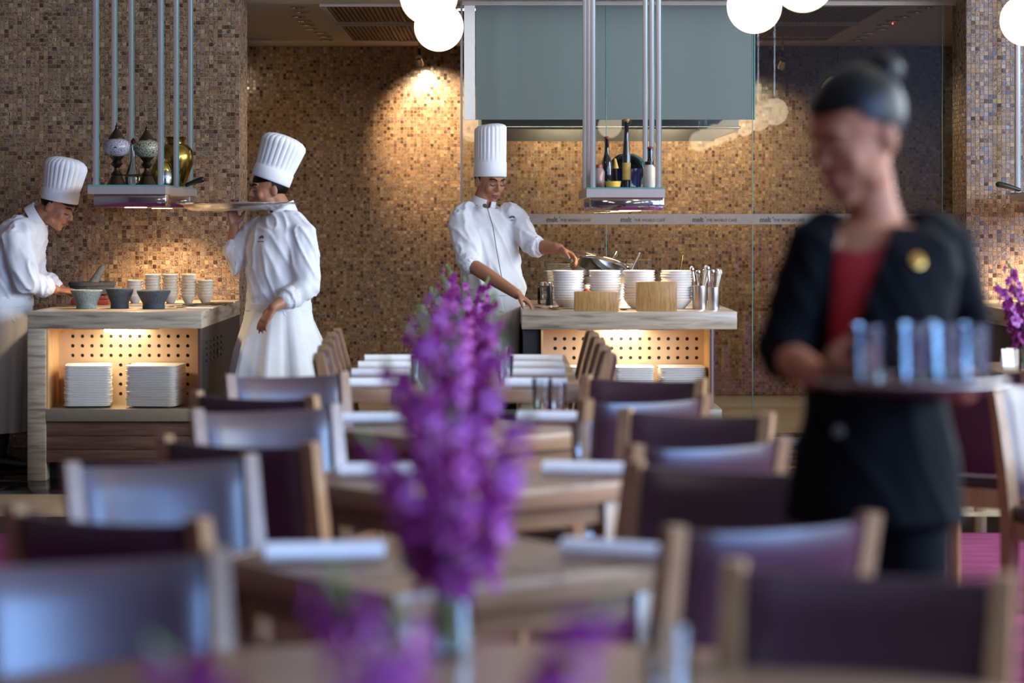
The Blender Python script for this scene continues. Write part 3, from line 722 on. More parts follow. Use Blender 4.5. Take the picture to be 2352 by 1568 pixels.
# cutlery holders
M_CUTG = plain('cutlery_handle_cream', 'c9c2b2', .3)
for (px, Y, r, h, lab, lk) in ((1607, 13.45, .040, .13, 'tall steel cutlery cup right of the rightmost bowl stack', 'left'), (1639, 13.3, .031, .125, 'slim ribbed steel cutlery cup nearest right end of right counter', 'right')):
    t = thing('cutlery_cup', lab, 'cup', (XA(px, Y), Y, ZT))
    obj('cup', MB().lathe([(r*.98, 0), (r, .004), (r, h), (r*.94, h), (r*.94, .006), (0, .006)], n=24, fn=(lambda a, rr, z: rr*(1+.02*math.sin(z*200))) if lk == 'right' else None), M_STEEL, t)
    for i in range(7):
        a = 2*PI*i/7; dx, dy = math.cos(a), math.sin(a)
        L = random.uniform(.19, .225)
        m = MB().tube([(dx*r*.15, dy*r*.15, .01), (dx*r*.75, dy*r*.75, h), (dx*r*1.15, dy*r*1.15, L)], [(.0025, .0018), (.003, .0018), (.006, .002)], n=8)
        m.ell((dx*r*1.2, dy*r*1.2, L+.008), (.010, .004, .016), n=10, m=6)
        tag(obj('table_spoon', m, M_CHROME if i % 3 else M_CUTG, loc=(XA(px, Y), Y, ZT+.0005)), 'spoon %s in the %s cutlery cup' % (['leaning right', 'leaning to the right rear', 'leaning to the rear', 'leaning to the left rear', 'leaning to the left front', 'leaning to the front', 'leaning to the right front'][i], lk), 'spoon', 'spoons in the %s cutlery cup' % lk)
# pots, pan and jars at the back of the right counter
def lathe_thing(name, lab, cat, loc, parts):
    t = thing(name, lab, cat, loc)
    for pn_, prof, mat in parts: obj(pn_, MB().lathe(prof, n=28), mat, t)
    return t
t = lathe_thing('steel_pot', 'wide steel cooking pot behind the white bowl stacks', 'pot', (XA(1362, 14.4), 14.4, ZT),
    [('body', [(.125, 0), (.13, .01), (.13, .24), (.135, .245), (.125, .245), (.123, .02), (0, .015)], M_STEEL)])
for s in (-1, 1): obj('handle', MB().tube([(s*.13, -.04, .2), (s*.165, -.03, .21), (s*.165, .03, .21), (s*.13, .04, .2)], .006), M_STEEL, t)
t = lathe_thing('chafing_dish', 'shallow steel chafing dish with tilted domed lid under the chef hand', 'dish', (XA(1400, 14.05), 14.05, ZT),
    [('pan', [(.15, 0), (.17, .12), (.19, .165), (.195, .17), (.18, .165), (.16, .02), (0, .015)], M_STEEL)])
obj('lid', MB().lathe([(.185, 0), (.18, .012), (.14, .035), (.07, .048), (0, .052)], n=32).xf(Matrix.Translation((-.02, .06, .21)) @ Matrix.Rotation(.28, 4, 'Y') @ Matrix.Rotation(-.25, 4, 'X')), M_CHROME, t)
obj('lid_knob', MB().tube([(-.2, -.02, .245), (-.215, -.03, .262)], .011), M_CHROME, t)
tag(obj('ladle', MB().tube([(0, 0, 0), (.06, 0, .12), (.10, 0, .20)], [.004, .004, .005], n=8).ell((0, 0, .0), (.03, .03, .015)), M_STEEL, loc=(XA(1430, 14.2), 14.2, ZT+.1)), 'steel ladle leaning right between the middle bowl stacks', 'ladle')
tag(obj('ladle', MB().tube([(0, 0, 0), (.022, 0, .16), (.04, 0, .27)], [.004, .004, .005], n=8).ell((0, 0, .0), (.03, .03, .015)), M_BRASS, loc=(XA(1552, 14.2), 14.2, ZT+.016)), 'coppery ladle standing behind the rightmost bowl stack', 'ladle')
tag(obj('whisk', MB().tube([(0, 0, 0), (.03, 0, .09)], .005, n=8).tube([(.03, 0, .09), (.05, .012, .12), (.06, 0, .14), (.05, -.012, .12), (.03, 0, .09)], .0015, n=6, caps=False).tube([(.03, 0, .09), (.038, 0, .13), (.06, 0, .14), (.062, 0, .115), (.03, 0, .09)], .0015, n=6, caps=False), M_CHROME, loc=(XA(1393, 14.3), 14.3, ZT+.17)), 'small wire whisk standing up out of the chafing dish', 'whisk')
Y = 14.7
for px, who in ((1272, 'left'), (1402, 'middle'), (1448, 'right')):
    stack('white_bowl', bowl_mesh(.062, .04, M_CREAMCHINA, 20), (XA(px, Y+.08), Y+.08, ZT+.001), 9 if who == 'left' else 8, .018, 'cream bowl, %s in the ' + who + ' rear stack on right counter', 'bowl', 'rear bowl stacks on the right counter', .002)
t = thing('glass_sneeze_guard', 'low clear glass guard around the rear bowl stacks', 'glass guard', (XA(1360, 14.55), 14.55, ZT))
obj('front_glass', MB().box(-.27, .27, -.004, 0, 0, .24), M_GLASS, t, 0)
for s in (-1, 1): obj('side_glass', MB().box(s*.272-.002, s*.272+.002, -.004, .3, 0, .24), M_GLASS, t, 0)
lathe_thing('sauce_jar', 'small amber sauce jar between the two leftmost bowl stacks', 'jar', (XA(1348, 13.75), 13.75, ZT), [('body', [(.026, 0), (.028, .005), (.028, .09), (.02, .105)], M_REDCLAY), ('cap', [(.021, .105), (.021, .125), (0, .127)], M_PAPER)])
lathe_thing('glass_jar', 'small steel lidded jar left of the white bowl stacks', 'jar', (XA(1252, 14.2), 14.2, ZT), [('body', [(.04, 0), (.045, .01), (.045, .1), (.035, .11)], M_GLASS), ('cap', [(.037, .11), (.037, .13), (0, .135)], M_CHROME)])
lathe_thing('pepper_mill', 'black pepper mill left of the white bowl stacks', 'mill', (XA(1262, 14.0), 14.0, ZT), [('body', [(.02, 0), (.022, .005), (.015, .06), (.02, .1), (.012, .115)], M_BLACKPLASTIC), ('cap', [(.014, .115), (.014, .13), (0, .135)], M_CHROME)])

# ------------------------------------------------------------------ hanging racks
def rack(lab, xl, xr, Y0, Y1, zs_, ztop, slab_t, lightpow, box=True):
    cx = (xl+xr)/2; h = (xr-xl)/2; Dp = Y1-Y0
    t = thing('hanging_rack', lab, 'rack', (cx, Y0, zs_), 0, 'hanging shelf racks')
    fr = MB(); o = .035
    fr.box(-h-o, h+o, 0, .03, -slab_t, 0); fr.box(-h-o, h+o, Dp-.03, Dp, -slab_t, 0); fr.box(-h-o, -h-o+.03, .03, Dp-.03, -slab_t, 0); fr.box(h+o-.03, h+o, .03, Dp-.03, -slab_t, 0)
    obj('shelf_frame', fr, M_POST, t, 0)
    obj('glass_shelf', MB().box(-h-o+.002, h+o-.002, .004, Dp-.004, 0.0005, .009), M_GLASSEDGE, t, 0)
    obj('shelf_base', MB().box(-h-o+.031, h+o-.031, .031, Dp-.031, -slab_t, -slab_t+.01), M_STEEL, t, 0)
    pw = .013
    post = mesh('post', MB().box(-pw, pw, -pw, pw, .009, ztop-zs_, .002), M_POST)
    edge = mesh('glass_edge', MB().box(pw, pw+.005, -pw, pw, .009, ztop-zs_), M_GLASSEDGE, 0)
    for s in (-1, 1):
        for f in (.04, .5, .96):
            p = bpy.data.objects.new('post', post); COL.objects.link(p); p.parent = t; p.location = (s*h, Dp*f, 0)
            e = bpy.data.objects.new('glass_edge', edge); COL.objects.link(e); e.parent = p
    bz = -slab_t
    for yy in (.15, Dp-.2):
        lb = obj('light_box', MB().box(-h-.01, h+o-.004, yy-.1, yy+.1, bz-.073, bz, .003), M_CHROME, t, 30)
        obj('lamp_face', MB().lathe([(0, -.001), (.06, -.001), (.062, 0)], n=20).xf(Matrix.Translation((.03, yy, bz-.0735))), M_LAMPWARM, lb)
        spot('rack_lamp', (cx+.03, Y0+yy, zs_+bz-.085), (cx+.03+(.05 if yy > .3 else .0), Y0+yy+(.25 if yy > .3 else 0), 0), lightpow*(1.6 if yy > .3 else .8), WARM, 125, .7, .05)
    return t
ZR = ZA(428, 13.4)
rack('steel hanging rack with brass jar and mosaic lamps over left counter', XA(219, 13.45), XA(368, 13.45), 13.4, 14.8, ZR, DZ, .042, 52)
rack('steel hanging rack with dark bottles over right counter', XA(1361, 13.45), XA(1512, 13.45), 13.4, 14.75, ZA(434, 13.4), DZ, .046, 50)
rack('steel hanging rack at the right edge beyond the waitress', 3.15, 3.51, 13.4, 14.8, ZA(440, 13.4), DZ, .042, 85)
for (px, py, Y, lab) in ((452, 417, 14.3, 'black pan handle sticking out of the left hanging rack'), (2310, 428, 14.6, 'black pan handle sticking out of the right-edge hanging rack')):
    tag(obj('pan_handle', MB().tube([(-.06, 0, -.02), (-.01, 0, 0), (.03, 0, .012)], [.012, .016, .018]), M_BLACKPLASTIC, loc=P(px, py, Y)), lab, 'handle').scale = (1 if px < 1000 else -1.3, 1, 1)
# things on the left rack
def onrack(px, Y, z=ZR+.0095): return (XA(px, Y), Y, z)
def mosaic_lamp(lab, px, Y, mat, s=1.):
    t = thing('mosaic_lamp', lab, 'lamp', onrack(px, Y), 0, 'mosaic lamps on the left rack')
    S = lambda pr: [(r*s, z*s) for r, z in pr]
    obj('base', MB().lathe(S([(.056, 0), (.058, .006), (.05, .016), (.036, .045), (.03, .055), (.034, .065), (.016, .085), (.014, .10), (.03, .118), (.033, .125), (.022, .14)])), M_BRONZE, t)
    obj('collar', MB().lathe(S([(.02, .138), (.028, .15), (.04, .163), (.042, .168)])), M_BRONZE, t)
    obj('shade', MB().lathe(S([(.042, .167), (.06, .18), (.076, .205), (.078, .225), (.068, .25), (.045, .265)])), mat, t)
    obj('cap', MB().lathe(S([(.046, .263), (.047, .27), (.036, .285), (.022, .305), (.012, .32), (.008, .33), (.010, .337), (.004, .345), (.003, .36), (0, .362)])), M_BRONZE, t)
mosaic_lamp('lilac white mosaic glass table lamp, left of the two on hanging rack', 268, 13.75, M_LM1)
mosaic_lamp('green and black mosaic glass table lamp, right of the two on hanging rack', 337, 13.85, M_LM2, .98)
lathe_thing('brass_jar', 'large round brass jar at the right end of left hanging rack', 'jar', onrack(404, 14.45), [('body', [(.045, 0), (.05, .01), (.07, .05), (.103, .14), (.108, .18), (.1, .22), (.075, .25), (.05, .262), (.05, .275), (.062, .30), (.055, .30), (.045, .27)], M_BRASS)])
t = lathe_thing('brass_teapot', 'small brass teapot in front of the large brass jar', 'teapot', onrack(372, 14.1), [('body', [(.035, 0), (.04, .006), (.055, .05), (.06, .09), (.05, .13), (.035, .145)], M_BRASS), ('lid', [(.036, .145), (.03, .16), (.01, .17), (.012, .18), (0, .185)], M_BRASS)])
obj('spout', MB().tube([(-.05, 0, .07), (-.085, 0, .10), (-.1, 0, .135)], [.014, .010, .007]), M_BRASS, t)
tag(obj('silver_ball', MB().lathe([(.012, 0), (.03, .012), (.036, .04), (.03, .066), (.012, .08), (.006, .085), (0, .086)]), M_SILVER, loc=onrack(381, 13.55)), 'embossed silver ball ornament at the front of left hanging rack', 'ornament')
lathe_thing('brass_tray_stand', 'round brass footed tray between the mosaic lamps', 'tray', onrack(319, 14.15), [('foot', [(.03, 0), (.032, .004), (.012, .02), (.012, .055)], M_BRASS), ('dish', [(.03, .055), (.105, .062), (.108, .07), (.1, .068), (.0, .06)], M_BRASS)])
lathe_thing('glass_carafe', 'smoky glass carafe behind and between the mosaic lamps', 'carafe', onrack(306, 14.55), [('body', [(.04, 0), (.045, .01), (.05, .06), (.035, .11), (.016, .16), (.014, .24), (.018, .26)], M_GLASS), ('stopper', [(.012, .26), (.016, .28), (0, .30)], M_BRONZE)])
# things on the right rack
ZR2 = ZA(434, 13.4)+.0095
def onr2(px, Y): return (XA(px, Y), Y, ZR2)
def bottle(lab, px, Y, r, h, neck, mat, capm, label_mat=None):
    t = thing('bottle', lab, 'bottle', onr2(px, Y), 0, 'bottles on the right rack')
    hs = h*.58
    obj('body', MB().lathe([(r*.95, 0), (r, .004), (r, hs*.8), (r*.85, hs*.92), (neck*1.3, hs*1.12), (neck, hs*1.25), (neck, h*.93), (neck*1.15, h*.94), (neck*1.15, h*.96)]), mat, t)
    obj('cork', MB().lathe([(neck*.8, h*.96), (neck*1.3, h*.975), (neck*1.35, h), (0, h+.006)]), capm, t)
    if label_mat: obj('paper_label', MB().lathe([(r*1.01, hs*.2), (r*1.02, hs*.21), (r*1.02, hs*.62), (r*1.01, hs*.63)]), label_mat, t)
bottle('tall slim dark bottle with round cork and gold label on right rack', 1439, 13.6, .023, .385, .013, M_DARKGLASS, M_BAMBOO, M_LABELY)
bottle('dark long-necked bottle left of the tall bottle on right rack', 1394, 13.75, .030, .29, .012, M_DARKGLASS, M_REDCLAY)
bottle('dark bottle with red cap at right of right rack', 1494, 14.0, .026, .24, .015, M_DARKGLASS, M_REDCLAY)
lathe_thing('spice_jar', 'white labelled jar with dark lid at right of right rack', 'jar', onr2(1491, 13.55), [('body', [(.030, 0), (.033, .006), (.033, .11), (.022, .128)], M_BOTTLECREAM), ('lid', [(.024, .128), (.024, .146), (0, .148)], M_BLACKPLASTIC)])
lathe_thing('spice_jar', 'pinkish jar with reddish lid at left of right rack', 'jar', onr2(1375, 13.6), [('body', [(.030, 0), (.033, .006), (.034, .09), (.022, .112)], plain('pink_jar', '9a746c', .2)), ('lid', [(.024, .112), (.024, .13), (0, .132)], M_REDCLAY)])
lathe_thing('cobalt_pot', 'cobalt blue casserole pot in the middle of right rack', 'pot', onr2(1438, 13.95), [('body', [(.07, 0), (.085, .01), (.09, .09), (.095, .115), (.088, .115), (.08, .02), (0, .015)], M_BLUEGLASS)])
lathe_thing('basket_dish', 'straw coloured low dish at the front of right rack', 'dish', onr2(1408, 13.5), [('body', [(.03, 0), (.04, .004), (.045, .035), (.04, .035), (.03, .01)], M_YELLOW)])
for k, (px, Y, tl, lab) in enumerate(((1437, 14.2, .08, 'black round plate standing upright in the right rack'), (1447, 14.28, .2, 'green glazed plate standing upright in the right rack'))):
    m = MB().lathe([(0, 0), (.08, 0), (.105, .012), (.1, .014), (.075, .006), (0, .006)], n=32).xf(Matrix.Translation((0, 0, .105)) @ Matrix.Rotation(tl, 4, 'Y') @ Matrix.Rotation(PI/2, 4, 'X'))
    tag(obj('display_plate', m, M_DARKGLASS if k == 0 else M_GREENGLAZE, loc=onr2(px, Y)), lab, 'plate')
ZP = ZR2
tag(obj('banana', MB().tube([(0, 0, .02), (.03, 0, .06), (.045, 0, .12), (.04, 0, .17)], [.008, .016, .016, .006]), M_YELLOW, loc=onr2(1397, 13.98)), 'yellow curved fruit left of the cobalt pot on right rack', 'fruit')
tag(obj('dried_chilli', MB().tube([(0, 0, .012), (.02, .0, .05), (.028, 0, .10), (.05, 0, .14)], [.014, .018, .014, .004]), M_REDCLAY, loc=onr2(1376, 13.9)), 'red dried chilli pepper at the left of right rack', 'chilli')

# ------------------------------------------------------------------ globe pendants
def globe():
    t = thing('globe_pendant', '', 'pendant lamp')
    obj('globe', MB().ell((0, 0, 0), (.125, .125, .125), n=32, m=20), M_GLOBE, t)
    obj('cap', MB().lathe([(.04, .118), (.042, .125), (.03, .14), (.008, .145)]), M_CHROME, t)
    obj('rod', MB().tube([(0, 0, .14), (0, 0, DZ-2.4)], .004, n=8), M_CHROME, t)
    return t
g0 = globe(); g0['group'] = 'globe pendants'
GL = [(-.318, 10.7, 'white globe pendant lamp at top centre, larger front one of the pair'), (-.317, 12.4, 'white globe pendant lamp at top centre, lower rear one of the pair'),
      (1.175, 11.2, 'white globe pendant lamp right of the teal frosted panel, lower one'), (1.257, 10.05, 'white globe pendant lamp cut by the top edge at right'),
      (2.605, 12.0, 'white globe pendant lamp at the top right corner')]
for X, ys, nm in ((-.32, (8.6, 6.4, 4.0), 'centre'), (1.15, (7.6, 5.2), 'middle'), (2.5, (8.6, 7.2, 5.8, 4.1, 2.6, 1.2, .3), 'right')):
    for i, y in enumerate(ys): GL.append((X, y, 'globe pendant seen only as a reflection, number %s of the %s reflected row' % (['one', 'two', 'three', 'four', 'five', 'six', 'seven'][i], nm)))
for i, (x, y, lab) in enumerate(GL):
    if i == 0: g0.location = (x, y, 2.4); g0['label'] = lab
    else: dup(g0, (x, y, 2.4), 0, lab, 'globe pendants')

# ------------------------------------------------------------------ dining chairs
TZ = .72
def make_chair():
    t = thing('dining_chair', '', 'chair')
    for s in (-1, 1):
        pts = [(s*.205, -.235, 0), (s*.205, -.205, .22), (s*.205, -.20, .43), (s*.205, -.225, .60), (s*.207, -.257, .75), (s*.21, -.287, .875)]
        ws = [(.016, .020), (.019, .024), (.021, .028), (.020, .026), (.018, .022), (.016, .018)]
        m = MB(); vs = []; fs = []
        for (x, y, z), (a, b) in zip(pts, ws): vs += [(x-a, y-b, z), (x+a, y-b, z), (x+a, y+b, z), (x-a, y+b, z)]
        for i in range(len(pts)-1):
            for k in range(4): fs.append((i*4+k, i*4+(k+1) % 4, i*4+4+(k+1) % 4, i*4+4+k))
        fs += [(3, 2, 1, 0), tuple(range(len(vs)-4, len(vs)))]
        obj('rear_post', m.add(vs, fs), M_OAK, t, 30)
        obj('front_leg', MB().box(s*.205-.019, s*.205+.019, .115, .155, 0, .43, .003), M_OAK, t)
        obj('side_rail', MB().box(s*.205-.011, s*.205+.011, -.185, .12, .36, .42), M_OAK, t, 0)
    obj('front_rail', MB().box(-.19, .19, .125, .147, .36, .42), M_OAK, t, 0)
    obj('rear_rail', MB().box(-.19, .19, -.215, -.190, .36, .43), M_OAK, t, 0)
    obj('seat', MB().box(-.215, .215, -.19, .165, .42, .475, .02), M_LEATHER, t)
    # padded, gently curved back: front sheet, rear sheet
    nx, nz = 14, 12; vs = []; fs = []
    for side in (0, 1):
        for j in range(nz+1):
            f = j/nz; z = .485+f*.378; y = -.206-.082*f**1.08
            for i in range(nx+1):
                g = i/nx*2-1; x = g*.189
                cv = -.026*(1-g*g)                       # hollow of the back
                ed = min(1, (1-abs(g))*7)*min(1, f*9)*min(1, (1-f)*9)
                th = (.010+.012*math.sqrt(max(0, ed)))*(1 if side == 0 else -1)
                dip = -.006*(1-g*g) if j == nz else 0
                vs.append((x, y+cv+th, z+dip))
    o2 = (nx+1)*(nz+1)
    for j in range(nz):
        for i in range(nx):
            a = j*(nx+1)+i; fs.append((a, a+1, a+nx+2, a+nx+1)); fs.append((o2+a, o2+a+nx+1, o2+a+nx+2, o2+a+1))
    for i in range(nx):
        fs.append((i, o2+i, o2+i+1, i+1)); a = nz*(nx+1)+i; fs.append((a, a+1, o2+a+1, o2+a))
    for j in range(nz):
        a = j*(nx+1); fs.append((a, a+nx+1, o2+a+nx+1, o2+a)); a += nx; fs.append((a, o2+a, o2+a+nx+1, a+nx+1))
    obj('backrest', MB().add(vs, fs), M_LEATHER, t, 50)
    return t
chair0 = make_chair(); chair_used = False
def place_chair(bx, by, yaw, lab, grp):
    """bx, by: top centre of the back; yaw: direction the sitter faces (0 = away from camera, + = towards the left)"""
    global chair_used
    d = Vector((-math.sin(yaw), math.cos(yaw), 0)); p = Vector((bx, by, 0))+d*.30
    if not chair_used:
        chair0.location = p; chair0.rotation_euler = (0, 0, yaw); chair0['label'] = lab; chair0['group'] = grp; chair_used = True; return chair0
    return dup(chair0, p, yaw, lab, grp)
R = math.radians; H = .535
def chy(py): return F*H/(py-VY)
G1 = 'chairs around the dining tables'
CH = [ # left/right pixel ends of the back, pixel height of its top, yaw
    (-60, 462, 1270, R(180+21), 'purple leather chair reflecting blue light, largest, at the bottom left corner'),
    (25, 430, 1176, R(-28), 'dark-backed leather chair at left, just behind the bottom left blue chair'),
    (140, 592, 1050, R(180+27), 'purple leather chair with blue sheen, third blue one from the far end at left'),
    (372, 698, 1008, R(-26), 'dark-backed leather chair at left between the second and third blue chairs'),
    (445, 770, 932, R(180+26), 'purple leather chair with blue sheen, second blue one from the far end at left'),
    (460, 692, 903, R(-26), 'dark-backed leather chair farthest back on the left, mostly hidden'),
    (529, 783, 855, R(180+24), 'purple leather chair with blue sheen below the walking chef'),
    (1676, 2316, 1300, R(180-20), 'dark leather chair, largest, at the bottom right corner'),
    (1557, 2020, 1194, R(28), 'purple leather chair with pale posts right of the nearest square table'),
    (1503, 1840, 1065, R(180-24), 'dark leather chair just left of the waitress hip'),
    (1472, 1802, 1013, R(28), 'purple leather chair with pale blue top edge left of the waitress elbow'),
    (1440, 1766, 941, R(180-24), 'dark leather chair at right, below the right end of the lit niche'),
    (1369, 1612, 912, R(28), 'purple leather chair with pale blue top edge in front of the right lit niche'),
    (1354, 1608, 864, R(180-24), 'dark leather chair farthest back on the right, under the niche plates'),
]
for x0, x1, py, yaw, lab in CH:
    Y = chy(py); place_chair((XA(x0, Y)+XA(x1, Y))/2, Y, yaw, lab, G1)
place_chair(XA(2395, 8.15), 8.15, R(180+24), 'purple leather chair glowing blue at the right edge beyond the tray', G1)
place_chair(XA(2225, 8.75), 8.75, R(-30), 'dark-backed leather chair at right edge behind the waitress', G1)
for i, (dy, nm) in enumerate(((9.95, 'nearest'), (10.55, 'second nearest'), (11.15, 'third nearest'), (11.75, 'farthest'))):
    place_chair(XA(1392-12*i, dy)+.02, dy, R(90), 'wooden chair seen edge-on right of the long table, %s of four' % nm, G1)
    place_chair(XA(744+9*i, dy)-.02, dy, R(-90), 'wooden chair seen edge-on left of the long table, %s of four' % nm, G1)

# ------------------------------------------------------------------ tables
def square_table(lab, x, y, side, yaw, grp='square dining tables'):
    t = thing('dining_table', lab, 'table', (x, y, 0), yaw, grp); a = side/2
    obj('tabletop', MB().box(-a, a, -a, a, TZ-.052, TZ, .003), M_OAKT, t)
    l = mesh('leg', MB().box(-.026, .026, -.026, .026, 0, TZ-.052, .002), M_OAK)
    for sx in (-1, 1):
        for sy in (-1, 1):
            o = bpy.data.objects.new('leg', l); COL.objects.link(o); o.parent = t; o.location = (sx*(a-.05), sy*(a-.05), 0)
    for k in range(4):
        obj('apron_rail', MB().box(-a+.08, a-.08, -.01, .01, TZ-.11, TZ-.052).xf(Matrix.Rotation(PI/2*k, 4, 'Z') @ Matrix.Translation((0, a-.05, 0))), M_OAKE, t, 0)
    return t
TB = [(-.135, 4.93), (-.135, 6.46), (-.135, 8.0)]
square_table('square oak table turned cornerwise, nearest one behind the round table', *TB[0], .69, R(38))
square_table('square oak table turned cornerwise, second of three', *TB[1], .69, R(40))
square_table('square oak table turned cornerwise, third, before the long table', *TB[2], .69, R(42))
ET = [(2.52, 7.55), (2.52, 9.25), (2.55, 5.8), (2.55, 4.1)]
for i, (x, y) in enumerate(ET): square_table('square oak table beyond the right edge, carrying reflected orchids, %s' % ['second row', 'third row', 'first row', 'front row'][i], x, y, .69, R(42), 'tables at the right')
square_table('dark table with cards and an orchid vase at the right edge', 2.72, 11.3, .9, 0)
t = thing('round_table', 'large round oak table at the bottom of the picture', 'table', (-.04, 3.0, 0))
obj('tabletop', MB().lathe([(.0, TZ-.05), (.955, TZ-.05), (.97, TZ-.046), (.97, TZ-.004), (.965, TZ), (0, TZ)], n=72), M_OAKT, t)
obj('column', MB().lathe([(.07, .03), (.06, .1), (.06, TZ-.05)], n=20), M_OAK, t); obj('foot', MB().lathe([(.34, 0), (.34, .012), (.07, .03)], n=40), M_STEEL, t)
t = thing('long_table', 'long oak table set with rolled napkins in front of the kitchen', 'table', (-.155, 11.1, 0))
hw, hl = .485, 1.27
for k in range(5): obj('plank', MB().box(-hw+.194*k+.0008, -hw+.194*(k+1)-.0008, -hl, hl, TZ-.052, TZ, .002), M_OAKT, t)
l = mesh('leg', MB().box(-.03, .03, -.03, .03, 0, TZ-.052, .002), M_OAK)
for sx in (-1, 1):
    for sy in (-1, 0, 1):
        o = bpy.data.objects.new('leg', l); COL.objects.link(o); o.parent = t; o.location = (sx*(hw-.22), sy*(hl-.06), 0)

# ---- napkins, glasses, cutlery
def napkin_mesh():
    vs = []; fs = []; n = 40; L = .12                       # a spiral roll, slightly flattened
    for s in (-1, 1):
        for k in range(n+1):
            a = k/n*2*PI*2.2+.8; r = .030-.008*(k/n)*2
            vs.append((s*L, r*1.15*math.cos(a), .021+.70*r*math.sin(a)))
    for k in range(n): fs.append((k, k+1, n+2+k, n+1+k))
    for s in (0, 1):
        b = s*(n+1); fs.append(tuple(range(b, b+19)))
    return mesh('napkin', MB().add(vs, fs), M_NAPKIN, 60)
NK = napkin_mesh()
def napkin(x, y, rz, lab, s=1.):
    o = bpy.data.objects.new('rolled_napkin', NK); COL.objects.link(o); o.location = (x, y, TZ+.001); o.rotation_euler = (0, 0, rz); o.scale = (s, s, s)
    tag(o, lab, 'napkin', 'rolled napkins')
def at(px, py, z=TZ): Y = F*(EYE-z)/(py-VY); return XA(px, Y), Y
napkin(*at(745, 1292), R(8), 'rolled white napkin on the left of the nearest square table')
napkin(*at(1420, 1290), R(-28), 'rolled white napkin over the right corner of the nearest square table')
napkin(*at(880, 1098), R(8), 'rolled white napkin on the left of the second square table')
napkin(*at(1350, 1096), R(-14), 'rolled white napkin on the right of the second square table')
napkin(*at(868, 975), R(6), 'rolled white napkin on the left of the third square table')
napkin(*at(1270, 972), R(-14), 'rolled white napkin on the right of the third square table')
for i, (py, nm) in enumerate(((892, 'nearest'), (869, 'second nearest'), (851, 'third nearest'), (835, 'farthest'))):
    Y = at(1000, py)[1]
    napkin(XA(862+12*i, Y), Y, R(3), 'rolled white napkin on left side of the long table, %s of four' % nm, 1.05)
    napkin(XA(1232-0*i, Y), Y, R(-3), 'rolled white napkin on right side of the long table, %s of four' % nm, 1.05)
def tumbler_mesh(r, h):
    return mesh('tumbler', MB().lathe([(r*.78, 0), (r*.82, .002), (r*.9, h*.4), (r, h), (r*.955, h), (r*.86, h*.4), (r*.76, .014), (0, .012)], n=28), M_GLASS)
TM = tumbler_mesh(.037, .118)
def tumbler(x, y, z, lab, grp='drinking glasses', s=1.):
    o = bpy.data.objects.new('tumbler', TM); COL.objects.link(o); o.location = (x, y, z+.001); o.scale = (s, s, s); tag(o, lab, 'glass', grp); return o
tumbler(XA(1535, 3.42), 3.42, TZ, 'clear tumbler on the round table at bottom right of centre')
tumbler(*at(1340, 1062), TZ, 'clear tumbler behind the right napkin of the second square table')
tumbler(*at(1245, 945), TZ, 'clear tumbler behind the right napkin of the third square table')
tumbler(*at(1280, 948), TZ, 'clear tumbler at the right of the third square table, beside another tumbler', s=.9)
tumbler(*at(962, 880), TZ, 'clear tumbler left of the flowers, nearest on long table')
tumbler(*at(968, 862), TZ, 'clear tumbler left of the flowers, middle of long table')
tumbler(*at(972, 844), TZ, 'clear tumbler left of the flowers, far end of long table')
tumbler(*at(1160, 880), TZ, 'clear tumbler right of the flowers, nearest on long table')
tumbler(*at(1155, 855), TZ, 'clear tumbler right of the flowers, far end of long table')
KN = mesh('knife', MB().tube([(-.11, 0, .003), (-.02, 0, .004), (.0, 0, .003), (.1, 0, .002)], [(.005, .003), (.005, .003), (.007, .0015), (.004, .001)], n=8, flat=(0, 0, 1)), M_CHROME)
FK = MB().tube([(-.11, 0, .003), (.02, 0, .004), (.04, 0, .004)], [(.005, .002), (.003, .002), (.01, .0015)], n=8, flat=(0, 0, 1))
for d in (-.008, -.0027, .0027, .008): FK.tube([(.04, d, .004), (.09, d, .006)], .0013, n=6)
FK = mesh('fork', FK, M_CHROME)
for (px, py, rz, me, nm, lab) in ((600, 1268, R(60), KN, 'knife', 'steel knife at the left end of the nearest square table'), (850, 1315, R(5), FK, 'fork', 'steel fork below the left napkin of the nearest square table'),
        (1235, 1300, R(-20), FK, 'fork', 'steel fork left of the right napkin on the nearest square table'), (1260, 1320, R(-25), KN, 'knife', 'steel knife left of the right napkin on the nearest square table'),
        (745, 1085, R(40), KN, 'knife', 'steel knife at the left end of the second square table'), (1290, 1115, R(-20), FK, 'fork', 'steel fork in front of the right napkin on the second table'),
        (815, 960, R(50), KN, 'knife', 'steel knife at the left end of the third square table')):
    x, y = at(px, py); o = bpy.data.objects.new('table_'+nm, me); COL.objects.link(o); o.location = (x, y, TZ+.001); o.rotation_euler = (0, 0, rz); tag(o, lab, nm, 'table cutlery')
for px, py, rz, mat, lab in ((2296, 843, .2, M_PAPER, 'white folded card standing on the table at right edge'), (2308, 841, -.3, M_CREAMCHINA, 'cream folded card standing on the table at right edge')):
    x, y = at(px, py); m = MB().add([(-.03, -.02, 0), (.03, -.02, 0), (.03, 0, .085), (-.03, 0, .085), (-.03, .02, 0), (.03, .02, 0), (-.03, -.018, 0), (.03, -.018, 0), (.03, 0, .082), (-.03, 0, .082)], [(0, 1, 2, 3), (3, 2, 5, 4)])
    tag(obj('folded_card', m, mat, None, 0, loc=(x+.04, y+.02, TZ+.001)), lab, 'card').rotation_euler = (0, 0, rz)

